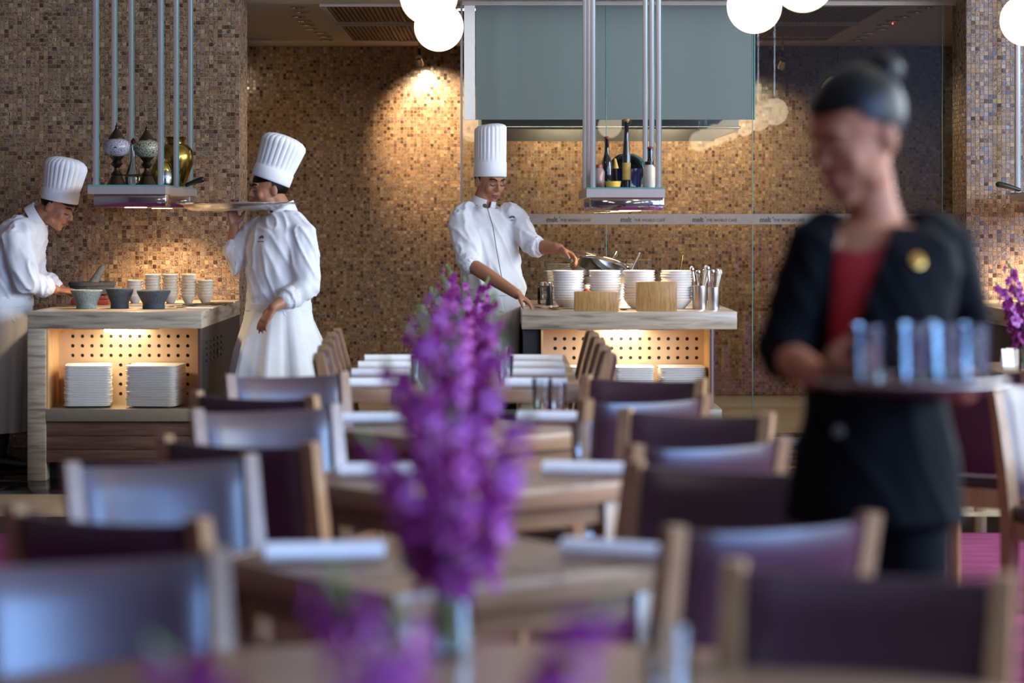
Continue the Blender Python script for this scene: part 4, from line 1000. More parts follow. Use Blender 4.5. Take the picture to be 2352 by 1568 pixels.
# ------------------------------------------------------------------ orchids in glass vases
def bloom_mesh(seed):
    rnd = random.Random(seed); m = MB()
    for k in range(5):
        a = 2*PI*k/5+rnd.uniform(-.15, .15); L = rnd.uniform(.024, .031); wd = rnd.uniform(.011, .015); q = rnd.uniform(-.004, .010)
        ca, sa = math.cos(a), math.sin(a); rows = []
        for i in range(5):
            f = i/4; r = .003+L*f; hw_ = wd*math.sin(PI*min(.97, .12+f*.86))
            rows.append([(r, -hw_, .006*f+q*f*f-.004*f), (r, 0, .006*f+q*f*f+.002), (r, hw_, .006*f+q*f*f-.004*f)])
        vs = [(x*ca-y*sa, x*sa+y*ca, z) for row in rows for x, y, z in row]
        fs = [(i*3+j, i*3+j+1, i*3+j+4, i*3+j+3) for i in range(4) for j in range(2)]
        m.add(vs, fs)
    m.tube([(0, 0, .0), (0, .004, .010), (0, .009, .016)], [.004, .005, .003], n=8)
    return mesh('bloom', m, M_PETAL, 80)
BL = [bloom_mesh(i) for i in range(5)]
def spray_proto(seed, L):
    rnd = random.Random(seed)
    t = thing('orchid_spray', '', 'orchid')
    bend = .04+rnd.uniform(0, .04); pts = []
    for i in range(9):
        f = i/8; pts.append(Vector((bend*f*f, 0, L*f-.03*f*f)))
    obj('stem', MB().tube(pts, [.0035-.0018*i/8 for i in range(9)], n=8), M_GREEN, t)
    def on(f):
        f = f*8; i = min(7, int(f)); return pts[i].lerp(pts[i+1], f-i)
    nb = 17
    for i in range(nb):
        f = .30+.66*i/(nb-1); p = on(f); a = i*2.4+rnd.uniform(-.4, .4); off = Vector((math.cos(a), math.sin(a), .15)).normalized()
        s = 1.25-.55*(f-.36)/.6
        o = bpy.data.objects.new('bloom', BL[i % 5]); COL.objects.link(o); o.parent = t
        o.location = p+off*rnd.uniform(.014, .032); o.scale = (s, s, s)
        o.rotation_euler = (off+Vector((0, 0, .1))).to_track_quat('Z', 'Y').to_euler()
    for i in range(3):
        f = .97+.015*i; p = on(min(1, f))+Vector((.004*i, .006*(i-1), .008*i))
        obj('bud', MB().ell(p, (.006, .006, .010), n=8, m=6), M_GREEN, t)
    lf = MB()
    for i in range(2):
        p = on(.30); a = i*PI+.6; lf.add([p, p+Vector((math.cos(a)*.04, math.sin(a)*.04-.01, .05)), p+Vector((math.cos(a)*.07, math.sin(a)*.07, .06)), p+Vector((math.cos(a)*.04, math.sin(a)*.04+.01, .045))], [(0, 1, 2, 3)])
    obj('leaf', lf, M_GREEN, t, 0)
    return t
SPR = [spray_proto(i, L) for i, L in enumerate((.50, .45, .41))]; spr_used = [False]*3
def vase(x, y, z, where, s=1., n=5, lean=.10, mid=0):
    t = thing('glass_vase', 'tall clear glass cylinder vase holding purple orchids ' + where, 'vase', (x, y, z), 0, 'orchid vases')
    r, h = .036*s, .20*s
    obj('glass_body', MB().lathe([(r, 0), (r, h), (r*.94, h), (r*.94, .012), (0, .012)], n=28), M_GLASS, t)
    obj('water', MB().lathe([(0, .013), (r*.93, .013), (r*.93, h*.6), (0, h*.6)], n=28), M_WATER, t)
    dirs = ['leaning right', 'leaning left', 'standing tallest in the middle', 'leaning towards the back', 'leaning towards the front'][:n]
    for i, dn in enumerate(dirs):
        a = {0: 0.1, 1: PI-.1, 2: 2.2, 3: PI/2, 4: -PI/2}[i]; k = mid if i == 2 else 1+i % 2
        tilt = .04 if i == 2 else lean
        lab = 'orchid spray %s, %s' % (dn, where)
        d = Vector((math.cos(a), math.sin(a), 0)); loc = Vector((x, y, z+.014*s))+d*r*.3-Vector((0, 0, 0))
        rot = (Matrix.Rotation(a, 3, 'Z') @ Matrix.Rotation(tilt, 3, 'Y')).to_euler()
        if not spr_used[k]:
            o = SPR[k]; o.location = loc; o.rotation_euler = rot; o['label'] = lab; o['group'] = 'orchid sprays'; spr_used[k] = True
        else: o = dup(SPR[k], loc, 0, lab, 'orchid sprays', rot)
        o.scale = (s, s, s)
vase(-.075, 3.83, TZ, 'at the far rim of the round table', .90, 5, .17)
vase(-.10, 2.2, TZ, 'at the bottom edge of the picture', .88, 5, .42, 2)
vase(-.10, 4.95, TZ, 'on the nearest square table')
vase(-.115, 6.46, TZ, 'on the second square table')
vase(-.125, 8.0, TZ, 'on the third square table')
vase(-.16, 10.2, TZ, 'on the near end of the long table', 1., 5)
vase(XA(2358, 11.05), 11.05, TZ, 'on the table at right edge', 1., 4)
for i, (x, y) in enumerate(ET): vase(x, y, TZ, 'reflected in the glass, ' + ['second', 'third', 'nearest', 'frontmost'][i] + ' table at right', 1., 4)

# ------------------------------------------------------------------ people
def union(mb, voxel, smooth=3, name='body', fold=None, cut=None):
    """melt overlapping closed shapes into one continuous skin"""
    me = bpy.data.meshes.new('tmp'); me.from_pydata(mb.v, [], mb.f)
    o = bpy.data.objects.new('tmp', me); COL.objects.link(o)
    bm = bmesh.new(); bm.from_mesh(me); bmesh.ops.recalc_face_normals(bm, faces=bm.faces); bm.to_mesh(me); bm.free()
    r = o.modifiers.new('r', 'REMESH'); r.mode = 'VOXEL'; r.voxel_size = voxel
    if smooth: q = o.modifiers.new('s', 'SMOOTH'); q.factor = .5; q.iterations = smooth
    bpy.context.view_layer.update()
    out = bpy.data.meshes.new_from_object(o.evaluated_get(bpy.context.evaluated_depsgraph_get()))
    bpy.data.objects.remove(o); out.name = name
    if fold:
        nr = [v.normal.copy() for v in out.vertices]
        for v, n_ in zip(out.vertices, nr): v.co += n_*fold(v.co, n_)
    if cut:
        bm = bmesh.new(); bm.from_mesh(out); bmesh.ops.delete(bm, geom=[f for f in bm.faces if cut(f.calc_center_median())], context='FACES'); bm.to_mesh(out); bm.free()
    out.polygons.foreach_set('use_smooth', [True]*len(out.polygons)); out.update()
    return out
def cloth(amp, fx=9., fz=5., axis=None):
    def f(p, n):
        q = Vector((p.x*fx, p.y*fx, p.z*fz)); a = noise.noise(q)+.5*noise.noise(q*2.3)
        q2 = Vector((p.x*fx*1.7+p.z*6, p.y*fx*1.7, p.z*fz*1.2+p.x*5)); r = 1-abs(noise.noise(q2))*2.4
        return amp*(.8*a+.9*max(0, r)**2-.3)
    return f
def frame(o, fwd, up=(0, 0, 1)):
    y = Vector(fwd).normalized(); x = y.cross(Vector(up)).normalized(); z = x.cross(y)
    M = Matrix((x, y, z)).transposed().to_4x4(); M.translation = Vector(o); return M
def head_shapes(mb, M, s=1., soft=False):
    R3 = M.to_3x3(); nk = .72 if soft else 1.; tip = .101 if soft else .110
    def e(c, r, rot=None): mb.ell(M @ (Vector(c)*s), [k*s for k in r], R3 @ rot if rot else R3, n=20, m=14)
    e((0, -.012, .035), (.075, .094, .086)); e((0, .018, -.02), (.066, .076, .085)); e((0, .040, -.065), (.045 if soft else .050, .048, .045))
    e((0, .068, -.096), (.024, .020, .017)); e((0, .074 if soft else .078, .036), (.046, .018, .014))
    for q in (-1, 1):
        e((q*.036, .060 if soft else .064, -.022), (.024, .022, .026)); e((q*.076, -.006, -.006), (.008, .019, .031), Matrix.Rotation(q*.35, 3, 'Z')); e((q*(.045 if soft else .05), .02, -.07), (.02, .035, .025))
        e((q*.012*nk, tip-.012, -.020), (.009*nk, .010*nk, .008*nk))
    mb.tube([M @ (Vector(c)*s) for c in ((0, .082, .026), (0, tip-.010, .002), (0, tip, -.016))], [.008*s*nk, .010*s*nk, .0115*s*nk], n=12)
    e((0, .088, -.052), (.022, .012, .007)); e((0, .086, -.064), (.019, .012, .008))
def face_parts(parent, M, s, lipm, closed=True, thin=1.):
    R3 = M.to_3x3()
    for q in (-1, 1):
        eb = obj('eyebrow', MB().tube([M @ (Vector(c)*s) for c in ((q*.014, .0955, .033), (q*.032, .092, .041), (q*.052, .076, .035))], [(.003*s*thin, .0045*s*thin), (.0035*s*thin, .005*s*thin), (.002*s*thin, .003*s*thin)], n=8), M_HAIR, parent, world=True)
        c = M @ (Vector((q*.031, .079, .012))*s)
        if closed:
            obj('eyelashes', MB().tube([M @ (Vector(k)*s) for k in ((q*.016, .0895, .006), (q*.031, .0930, .001), (q*.047, .083, .005))], .0020*s, n=8), M_HAIR, parent, world=True)
        else:
            ew = obj('eye', MB().ell(c, (.014*s, .010*s, .008*s), R3), M_EYE, parent, world=True)
            obj('iris', MB().ell(M @ (Vector((q*.031, .087, .010))*s), (.0065*s, .004*s, .0065*s), R3), M_IRIS, ew, world=True)
    lp = MB(); lp.tube([M @ (Vector(k)*s) for k in ((-.021, .090, -.057), (-.008, .1005, -.0515), (0, .1010, -.053), (.008, .1005, -.0515), (.021, .090, -.057))], [.0025*s, .0042*s, .004*s, .0042*s, .0025*s], n=8)
    lp.tube([M @ (Vector(k)*s) for k in ((-.018, .090, -.060), (0, .0985, -.064), (.018, .090, -.060))], [.003*s, .0055*s, .003*s], n=8)
    obj('lips', lp, lipm, parent, world=True)
def hair_cap(M, s, keep, grow=1.05):
    m = MB(); R3 = M.to_3x3(); m.ell(M @ (Vector((0, -.014, .036))*s), [k*s*grow for k in (.0765, .0955, .0875)], R3, n=40, m=30)
    Mi = M.inverted(); fs = [f for f in m.f if keep((Mi @ (sum((Vector(m.v[i]) for i in f), Vector())/len(f)))/s)]
    m.f = fs; return m
def hand_shapes(mb, wrist, d, nrm, side, curl=.35, s=1., spread=.10, thumb=.7):
    """d: wrist to knuckles; nrm: out of the palm; side = +1 when the thumb lies on d x nrm"""
    d = Vector(d).normalized(); nrm = Vector(nrm); nrm = (nrm-d*nrm.dot(d)).normalized(); w_ = d.cross(nrm)*side; W0 = Vector(wrist)
    mb.tube([W0-d*.02*s, W0+d*.02*s, W0+d*.055*s, W0+d*.088*s], [(.026*s, .020*s), (.032*s, .017*s), (.040*s, .016*s), (.040*s, .013*s)], n=14, flat=nrm)
    for i, (o, L) in enumerate(((.029, .072), (.010, .080), (-.010, .074), (-.028, .058))):
        b = W0+d*(.085-.004*abs(i-1.3))*s+w_*o*s; dd = (d+w_*(o/.03)*spread).normalized(); pts = [b]; ang = curl*.55
        for fr in (.45, .32, .26):
            v = dd*math.cos(ang)+nrm*math.sin(ang); pts.append(pts[-1]+v*L*fr*s); ang += curl*(1.0+.15*i)
        mb.tube(pts, [.0095*s, .0088*s, .008*s, .0068*s], n=10)
    b = W0+d*.022*s+w_*.026*s; v1 = (d*.75+w_*.75+nrm*thumb*.5).normalized(); v2 = (d*.95+w_*.25+nrm*thumb*.8).normalized()
    mb.tube([b, b+v1*.036*s, b+v1*.036*s+v2*.030*s, b+v1*.036*s+v2*.052*s], [.0125*s, .0115*s, .0105*s, .008*s], n=10)
def torso_rings(levels, side, fwd):
    """levels: (centre, half width, half depth)"""
    return [(c, Vector(side)*a, Vector(fwd)*b) for c, a, b in levels]
def emblem(parent, M):
    """small fan emblem with a line of stitching below"""
    m = MB()
    for k in range(7):
        a = PI*(.08+.84*k/6); ca, sa = math.cos(a), math.sin(a); r0, r1 = .006, .019
        m.add([(r0*ca-.002*sa, 0, r0*sa+.002*ca), (r0*ca+.002*sa, 0, r0*sa-.002*ca), (r1*ca+.0035*sa, 0, r1*sa-.0035*ca), (r1*ca-.0035*sa, 0, r1*sa+.0035*ca)], [(0, 1, 2, 3)])
    for k in range(8):
        x = -.026+.0066*k; m.add([(x, 0, -.020), (x+.005, 0, -.020), (x+.0042, 0, -.014+.002*(k % 2)), (x+.0006, 0, -.014)], [(0, 1, 2, 3)])
    m.xf(M); return obj('embroidered_emblem', m, M_LOGO, parent, 0, world=True)
def surf_frame(me, p, d):
    """frame on the mesh surface hit from p along d: x right, y into surface, z up"""
    from mathutils.bvhtree import BVHTree
    bv = BVHTree.FromPolygons([v.co for v in me.vertices], [list(q.vertices) for q in me.polygons])
    h, n, _, _ = bv.ray_cast(Vector(p), Vector(d))
    if h is None: return None
    return frame(h+n*.003, -n)
def toque(parent, base, axis, fwd, r0, r1, h, dome=.03, slope=0., name='toque'):
    """tall pleated chef hat: plain band, pleated crown, soft top"""
    M = frame(base, fwd, axis); z = Vector(axis).normalized(); y = (Vector(fwd)-z*Vector(fwd).dot(z)).normalized(); x = y.cross(z)
    M = Matrix((x, y, z)).transposed().to_4x4(); M.translation = Vector(base)
    bh = h*.30; n = 144
    def fn(a, r, zz):
        f = max(0, min(1, (zz-bh)/(h*.12))); pl = abs(math.sin(a*12)); k = 1-.045*f*(1-pl)**1.6
        return r*k*(1+.05*math.cos(a)**2*0+.10*math.sin(a)**2-.03)
    prof = [(r0, 0), (r0*1.01, .002), (r0*1.012, bh*.5), (r0*1.02, bh), (r0*1.005, bh+.002)]
    for i in range(1, 9):
        f = i/8; prof.append((r0*1.005+(r1-r0*1.005)*f**.9, bh+(h-bh-dome*.3)*f))
    for a in (.25, .5, .75, .93): prof.append((r1*math.cos(a*PI/2)**.75, h-dome*.3+dome*math.sin(a*PI/2)))
    prof.append((0, h-dome*.3+dome))
    m = MB().lathe(prof, n=n, fn=fn)
    m.v = [(x_, y_, z_+(slope*x_*max(0, z_-bh)/(h-bh))) for x_, y_, z_ in m.v]
    m.xf(M); o = obj(name, m, M_HAT, parent, 60, world=True)
    obj('hat_band', MB().lathe([(r0*1.014, .003), (r0*1.032, .006), (r0*1.036, bh*.96), (r0*1.016, bh)], n=64, fn=lambda a, r, zz: r*(1+.10*math.sin(a)**2-.03)).xf(M), M_HAT, o, 60, world=True)
    return o
def collar(parent, c, axis, fwd, r, h, mat=None):
    z = Vector(axis).normalized(); y = (Vector(fwd)-z*Vector(fwd).dot(z)).normalized(); x = y.cross(z)
    M = Matrix((x, y, z)).transposed().to_4x4(); M.translation = Vector(c); n = 40; vs = []; fs = []
    for k in range(n+1):
        a = PI/2+.22+(2*PI-.44)*k/n; f = abs(k/n*2-1)
        for rr, zz in ((r*1.12, -h*.4), (r*1.05, h*(1-.35*f)), (r*.97, h*(1-.35*f)), (r*.97, -h*.4)): vs.append((rr*math.cos(a), rr*1.1*math.sin(a), zz))
    for k in range(n):
        for j in range(4): fs.append((k*4+j, k*4+(j+1) % 4, k*4+4+(j+1) % 4, k*4+4+j))
    fs += [(0, 1, 2, 3), (n*4+3, n*4+2, n*4+1, n*4)]
    obj('collar', MB().add(vs, fs).xf(M), mat or M_CHEF, parent, 60, world=True)
def cuff(parent, a, b, r, mat=None):
    a, b = Vector(a), Vector(b); d = (b-a).normalized()
    obj('rolled_cuff', union(MB().tube([a-d*.028, a-d*.022, a+d*.022, a+d*.028], [r*.86, r*1.06, r*1.08, r*.86], n=24), .006, 3, 'rolled_cuff', cloth(.003, 30, 30)), mat or M_CHEF, parent, 0, world=True)
def skirt(parent, name, rings, n=72, amp=.012, waves=11, mat=None, seed=0):
    """hanging cloth: rings (centre, half width vector, half depth vector); folds grow downwards"""
    vs = []; fs = []; m = len(rings); rnd = random.Random(seed); ph = [rnd.uniform(0, 6) for _ in range(3)]
    for i, (c, u, v) in enumerate(rings):
        f = i/(m-1)
        for k in range(n):
            a = 2*PI*k/n; w_ = 1+f*amp/max(.1, Vector(u).length)*(math.sin(waves*a+ph[0]+f)+.6*math.sin((waves-4)*a+ph[1])+.4*math.sin(2.3*waves*a+ph[2]))
            vs.append(Vector(c)+(Vector(u)*math.cos(a)+Vector(v)*math.sin(a))*w_)
    for i in range(m-1):
        for k in range(n): fs.append((i*n+k, i*n+(k+1) % n, (i+1)*n+(k+1) % n, (i+1)*n+k))
    fs.append(tuple(reversed(range(n)))); 
    return obj(name, MB().add(vs, fs), mat or M_APRON, parent, 60, world=True)
def shoe(parent, ankle, fwd):
    fwd = Vector((fwd[0], fwd[1], 0)).normalized(); a = Vector((ankle[0], ankle[1], 0))
    m = MB().tube([a-fwd*.06+Vector((0, 0, .045)), a+Vector((0, 0, .05)), a+fwd*.10+Vector((0, 0, .038)), a+fwd*.19+Vector((0, 0, .028))], [(.034, .04), (.038, .046), (.042, .034), (.034, .024)], n=14, flat=(0, 0, 1))
    m.v = [(x, y, max(.002, z)) for x, y, z in m.v]
    obj('shoe', m, M_SHOE, parent, 60, world=True)
def legs(parent, body, hips, knees, ankles, mat=M_TROUSER, fwd=(0, -1, 0), r=(.085, .062, .055)):
    m = MB()
    for h_, k_, a_ in zip(hips, knees, ankles):
        m.tube([h_, Vector(h_).lerp(Vector(k_), .5), k_, Vector(k_).lerp(Vector(a_), .4), Vector(a_)+Vector((0, 0, .02))], [r[0], r[0]*.9, r[1], r[1]*.98, r[2]], n=16)
        body.tube([h_, k_, a_, Vector(a_)-Vector((0, 0, .05))], [.07, .05, .036, .034], n=14)
        shoe(parent, a_, fwd)
    c = (Vector(hips[0])+Vector(hips[1]))/2
    m.ell(c+Vector((0, 0, .04)), (.15, .11, .12))
    obj('trousers', union(m, .011, 3, 'trousers', cloth(.006, 8, 5)), mat, parent, 0, world=True)

def V(*a): return Vector(a)
def rot_to(fwd):
    f = Vector((fwd[0], fwd[1], 0)).normalized(); return f, Vector((f.y, -f.x, 0))     # forward, side (to the figure's right)

# ---- chef behind the right counter
Y0 = 13.95
def Q(px, py, dy=0.): return P(px, py, Y0+dy)
t = thing('person', 'chef in tall white hat reaching over bowls at the right counter', 'person', (XA(1130, Y0), Y0, 0))
body = MB(); f_, s_ = rot_to((.42, -.9))
hM = frame(Q(1124, 415), (.52, -.78, -.34))
head_shapes(body, hM, 1.03)
body.tube([Q(1106, 480, .02), Q(1112, 455, .0), Q(1118, 435, 0)], [.065, .058, .056], n=18)
lev = [(Q(1140, 760), .15, .11), (Q(1138, 690), .165, .12), (Q(1128, 640), .16, .115), (Q(1122, 580), .165, .118), (Q(1120, 530), .175, .12), (Q(1118, 500), .16, .10), (Q(1112, 478), .09, .07)]
body.loft(torso_rings(lev, s_, f_))
SR, ER, WR_ = Q(1062, 506, -.06), Q(1080, 606, -.22), Q(1188, 676, -.45)
SL, EL, WL_ = Q(1186, 505, .02), Q(1222, 566, -.10), Q(1284, 570, -.22)
for S, E, Wp in ((SR, ER, WR_), (SL, EL, WL_)): body.tube([S, S.lerp(E, .5), E, E.lerp(Wp, .35), Wp], [.058, .052, .044, .043, .029], n=16)
hand_shapes(body, WR_, (.62, -.25, -.42), (-.1, -.1, -1), -1, .40)
hand_shapes(body, WL_, (.85, -.2, -.45), (-.35, -.3, -1), -1, .55)
hips = [Q(1105, 745, -.02), Q(1178, 745, .05)]; kn = [V(hips[0].x, hips[0].y-.03, .48), V(hips[1].x, hips[1].y-.03, .48)]; an = [V(hips[0].x, hips[0].y+.02, .08), V(hips[1].x, hips[1].y+.02, .08)]
legs(t, body, hips, kn, an, fwd=f_)
obj('body', union(body, .0062, 3), M_SKIN1, t, 0, world=True)
j = MB()
lev = [(Q(1142, 715), .165, .135), (Q(1137, 660), .18, .14), (Q(1127, 610), .184, .142), (Q(1121, 555), .19, .145), (Q(1120, 522), .188, .135), (Q(1118, 495), .165, .11), (Q(1111, 476), .095, .085)]
j.loft(torso_rings(lev, s_, f_), n=32)
j.tube([Q(1075, 494, -.03), SR, SR.lerp(ER, .55), SR.lerp(ER, .92)], [.075, .082, .078, .066], n=20)
j.tube([Q(1172, 492, .0), SL, SL.lerp(EL, .6), EL.lerp(WL_, .12)], [.075, .076, .066, .058], n=20)
jm = union(j, .0085, 4, 'jacket', cloth(.013, 9, 4)); jo = obj('jacket', jm, M_CHEF, t, 0)
fr = surf_frame(jm, (0, 0, EYE), Q(1176, 500)-V(0, 0, EYE))
jw = Vector(t.location); jm.transform(Matrix.Translation(-jw)); jo['_wl'] = tuple(jw)
if fr: emblem(t, fr)
cuff(t, SR.lerp(ER, .93), ER, .062); cuff(t, EL.lerp(WL_, .14), EL.lerp(WL_, .3), .056)
collar(t, Q(1110, 468, 0), Q(1118, 440)-Q(1108, 475), f_, .066, .040)
bt = MB().tube([Q(1118, 472, -.145), Q(1132, 520, -.165), Q(1140, 570, -.165), Q(1150, 625, -.16), Q(1158, 665, -.15)], .0022, n=6)
obj('front_seam', bt, M_LOGO, t, world=True)
obj('collar_badge', MB().lathe([(0, 0), (.012, 0), (.012, .004), (0, .005)], n=16).xf(Matrix.Translation(Q(1113, 472, -.13)) @ Matrix.Rotation(PI/2, 4, 'X')), M_LOGO, t, world=True)
obj('hair', hair_cap(hM, 1.03, lambda p: (p.y < .02 and p.z > -.03) or p.z > .05), M_HAIR, t, world=True)
face_parts(t, hM, 1.03, M_LIP1)
toque(t, Q(1126, 406), (0.005, 0, 1), (.5, -.86, 0), .092, .093, .285, .03, -.12)
ac = [(Q(1136, 668), s_*.176, f_*.148), (Q(1132, 700), s_*.176, f_*.150), (Q(1126, 780), s_*.175, f_*.155), (Q(1122, 890), s_*.18, f_*.165)]
skirt(t, 'apron', ac, seed=1)
obj('apron_band', MB().loft([(Q(1136, 661), s_*.18, f_*.152), (Q(1135, 676), s_*.18, f_*.154)], n=48), M_APRON, t, world=True)

# ---- chef walking with a tray
Y0 = 13.55
t = thing('person', 'chef in tall white hat walking left with a round tray raised', 'person', (XA(640, Y0), Y0, 0))
body = MB(); f_, s_ = rot_to((-.72, -.70))
hM = frame(Q(619, 436), (-.93, -.34, -.12)); head_shapes(body, hM, 1.06)
body.tube([Q(652, 500, 0), Q(644, 478, .0), Q(632, 455, 0)], [.068, .06, .058], n=18)
lev = [(Q(640, 770), .155, .12), (Q(640, 715), .16, .12), (Q(640, 660), .155, .115), (Q(640, 600), .165, .12), (Q(642, 555), .175, .12), (Q(646, 520), .16, .10), (Q(650, 495), .09, .07)]
body.loft(torso_rings(lev, s_, f_))
SR, ER, WR_ = Q(585, 535, .08), Q(536, 610, .02), Q(538, 522, .06)
SL, EL, WL_ = Q(692, 535, -.10), Q(703, 660, -.16), Q(628, 706, -.30)
for S, E, Wp in ((SR, ER, WR_), (SL, EL, WL_)): body.tube([S, S.lerp(E, .5), E, E.lerp(Wp, .35), Wp], [.058, .052, .044, .042, .029], n=16)
hand_shapes(body, WR_, (-.15, .1, 1), (.35, -.4, .5), 1, -.25, spread=.22)
hand_shapes(body, WL_, (-.55, -.1, -.8), (.5, .6, -.4), -1, .28)
hips = [Q(612, 760, .06), Q(672, 760, -.06)]; kn = [V(hips[0].x-.16, hips[0].y+.0, .48), V(hips[1].x+.0, hips[1].y, .47)]; an = [V(hips[0].x-.2, hips[0].y, .08), V(hips[1].x+.22, hips[1].y+.02, .10)]
legs(t, body, hips, kn, an, fwd=(-1, -.2, 0))
obj('body', union(body, .0062, 3), M_SKIN1, t, 0, world=True)
j = MB()
lev = [(Q(640, 725), .185, .165), (Q(640, 690), .19, .17), (Q(640, 630), .195, .175), (Q(641, 575), .20, .175), (Q(643, 540), .195, .16), (Q(647, 512), .165, .125), (Q(651, 490), .09, .085)]
j.loft(torso_rings(lev, s_, f_), n=32)
j.tube([Q(600, 525, .06), SR, SR.lerp(ER, .6), ER, ER.lerp(WR_, .35)], [.075, .08, .075, .07, .056], n=20)
j.tube([Q(676, 515, -.06), SL, SL.lerp(EL, .55), EL, EL.lerp(WL_, .45)], [.08, .088, .088, .082, .062], n=20)
jm = union(j, .0085, 4, 'jacket', cloth(.014, 8, 3.5)); fr = surf_frame(jm, (0, 0, EYE), Q(601, 548)-V(0, 0, EYE))
obj('jacket', jm, M_CHEF, t, 0, world=True)
if fr: emblem(t, fr)
cuff(t, EL.lerp(WL_, .47), WL_, .060); cuff(t, ER.lerp(WR_, .38), WR_, .056)
collar(t, Q(649, 486, 0), Q(636, 450)-Q(652, 500), f_, .070, .048)
obj('hair', hair_cap(hM, 1.06, lambda p: (p.y < .005 and p.z > -.03) or p.z > .05), M_HAIR, t, world=True)
face_parts(t, hM, 1.06, M_LIP1)
toque(t, Q(621, 416), (.34, .05, .94), (-.93, -.34, .3), .103, .122, .235, .05)
ac = [(Q(640, 700), s_*.190, f_*.178), (Q(640, 735), s_*.20, f_*.19), (Q(642, 800), s_*.245, f_*.25), (Q(645, 905), s_*.30, f_*.32)]
skirt(t, 'apron', ac, amp=.022, waves=9, seed=2)
obj('apron_band', MB().loft([(Q(640, 695), s_*.192, f_*.18), (Q(640, 712), s_*.195, f_*.184)], n=48), M_APRON, t, world=True)
tr = P(552, 484, Y0+.10)
t2 = thing('serving_tray', 'large round steel tray carried at shoulder height by the walking chef', 'tray', tr)
obj('dish', MB().lathe([(.0, .0), (.27, 0), (.31, .012), (.325, .034), (.350, .040), (.352, .044), (.32, .040), (.30, .012), (.27, .006), (0, .006)], n=64), M_STEEL, t2)
obj('rim_bead', MB().tube([(.351*math.cos(2*PI*k/48), .351*math.sin(2*PI*k/48), .043) for k in range(49)], .004, n=8, caps=False), M_CHROME, t2)

# ---- chef bending over the left counter
Y0 = 13.75
t = thing('person', 'chef in tall white hat bending over the mortars at far left', 'person', (XA(15, Y0), Y0, 0))
body = MB(); f_, s_ = rot_to((.93, -.36))
hM = frame(Q(131, 474), (.80, -.26, -.52)); head_shapes(body, hM, 1.04)
body.tube([Q(72, 515, .02), Q(95, 497, .01), Q(115, 482, 0)], [.07, .06, .058], n=18)
up = (Q(78, 505)-Q(8, 720)).normalized(); bf = (f_-up*f_.dot(up)).normalized()
lev = [(Q(5, 760), .15, .12), (Q(5, 715), .16, .125), (Q(15, 665), .155, .115), (Q(28, 615), .165, .12), (Q(42, 565), .175, .12), (Q(58, 530), .15, .10), (Q(72, 508), .09, .07)]
body.loft(torso_rings(lev, s_, bf))
SR, ER, WR_ = Q(36, 545, -.17), Q(62, 645, -.16), Q(128, 666, .02)
SL, EL, WL_ = Q(62, 545, .16), Q(84, 640, .18), Q(140, 664, .16)
for S, E, Wp in ((SR, ER, WR_), (SL, EL, WL_)): body.tube([S, S.lerp(E, .5), E, E.lerp(Wp, .35), Wp], [.058, .052, .044, .042, .029], n=16)
hand_shapes(body, WR_, (.9, .2, -.1), (0, .2, -1), 1, .5)
hand_shapes(body, WL_, (.9, -.1, -.15), (0, -.2, -1), -1, .5)
hips = [Q(5, 745, -.07), Q(5, 745, .07)]; kn = [V(h_.x+.02, h_.y, .48) for h_ in hips]; an = [V(h_.x-.03, h_.y, .08) for h_ in hips]
legs(t, body, hips, kn, an, fwd=(1, -.3, 0))
obj('body', union(body, .0062, 3), M_SKIN1, t, 0, world=True)
j = MB()
lev = [(Q(6, 725), .18, .15), (Q(8, 690), .185, .15), (Q(18, 640), .188, .148), (Q(30, 590), .195, .15), (Q(42, 555), .19, .14), (Q(58, 525), .165, .12), (Q(76, 502), .09, .085)]
j.loft(torso_rings(lev, s_, bf), n=32)
j.tube([Q(52, 530, -.10), SR, SR.lerp(ER, .6), ER, ER.lerp(WR_, .5)], [.078, .085, .085, .075, .058], n=20)
j.tube([Q(65, 530, .1), SL, SL.lerp(EL, .6), EL, EL.lerp(WL_, .5)], [.075, .08, .075, .07, .058], n=20)
obj('jacket', union(j, .0085, 4, 'jacket', cloth(.014, 8, 4)), M_CHEF, t, 0, world=True)
cuff(t, ER.lerp(WR_, .55), WR_, .060); cuff(t, EL.lerp(WL_, .55), WL_, .058)
collar(t, Q(82, 500, .01), Q(115, 480)-Q(72, 512), bf, .070, .045)
obj('hair', hair_cap(hM, 1.04, lambda p: (p.y < -.005 and p.z > -.045) or p.z > .045), M_HAIR, t, world=True)
face_parts(t, hM, 1.04, M_LIP1)
toque(t, Q(136, 462), (.19, -.03, .96), (.86, -.4, -.2), .100, .120, .215, .055)
ac = [(Q(8, 690), s_*.186, f_*.155), (Q(5, 740), s_*.19, f_*.16), (Q(0, 850), s_*.185, f_*.16), (Q(-6, 990), s_*.18, f_*.165)]
skirt(t, 'apron', ac, amp=.010, waves=9, seed=3)
obj('apron_band', MB().loft([(Q(9, 684), s_*.189, f_*.158), (Q(8, 702), s_*.192, f_*.16)], n=48), M_APRON, t, world=True)

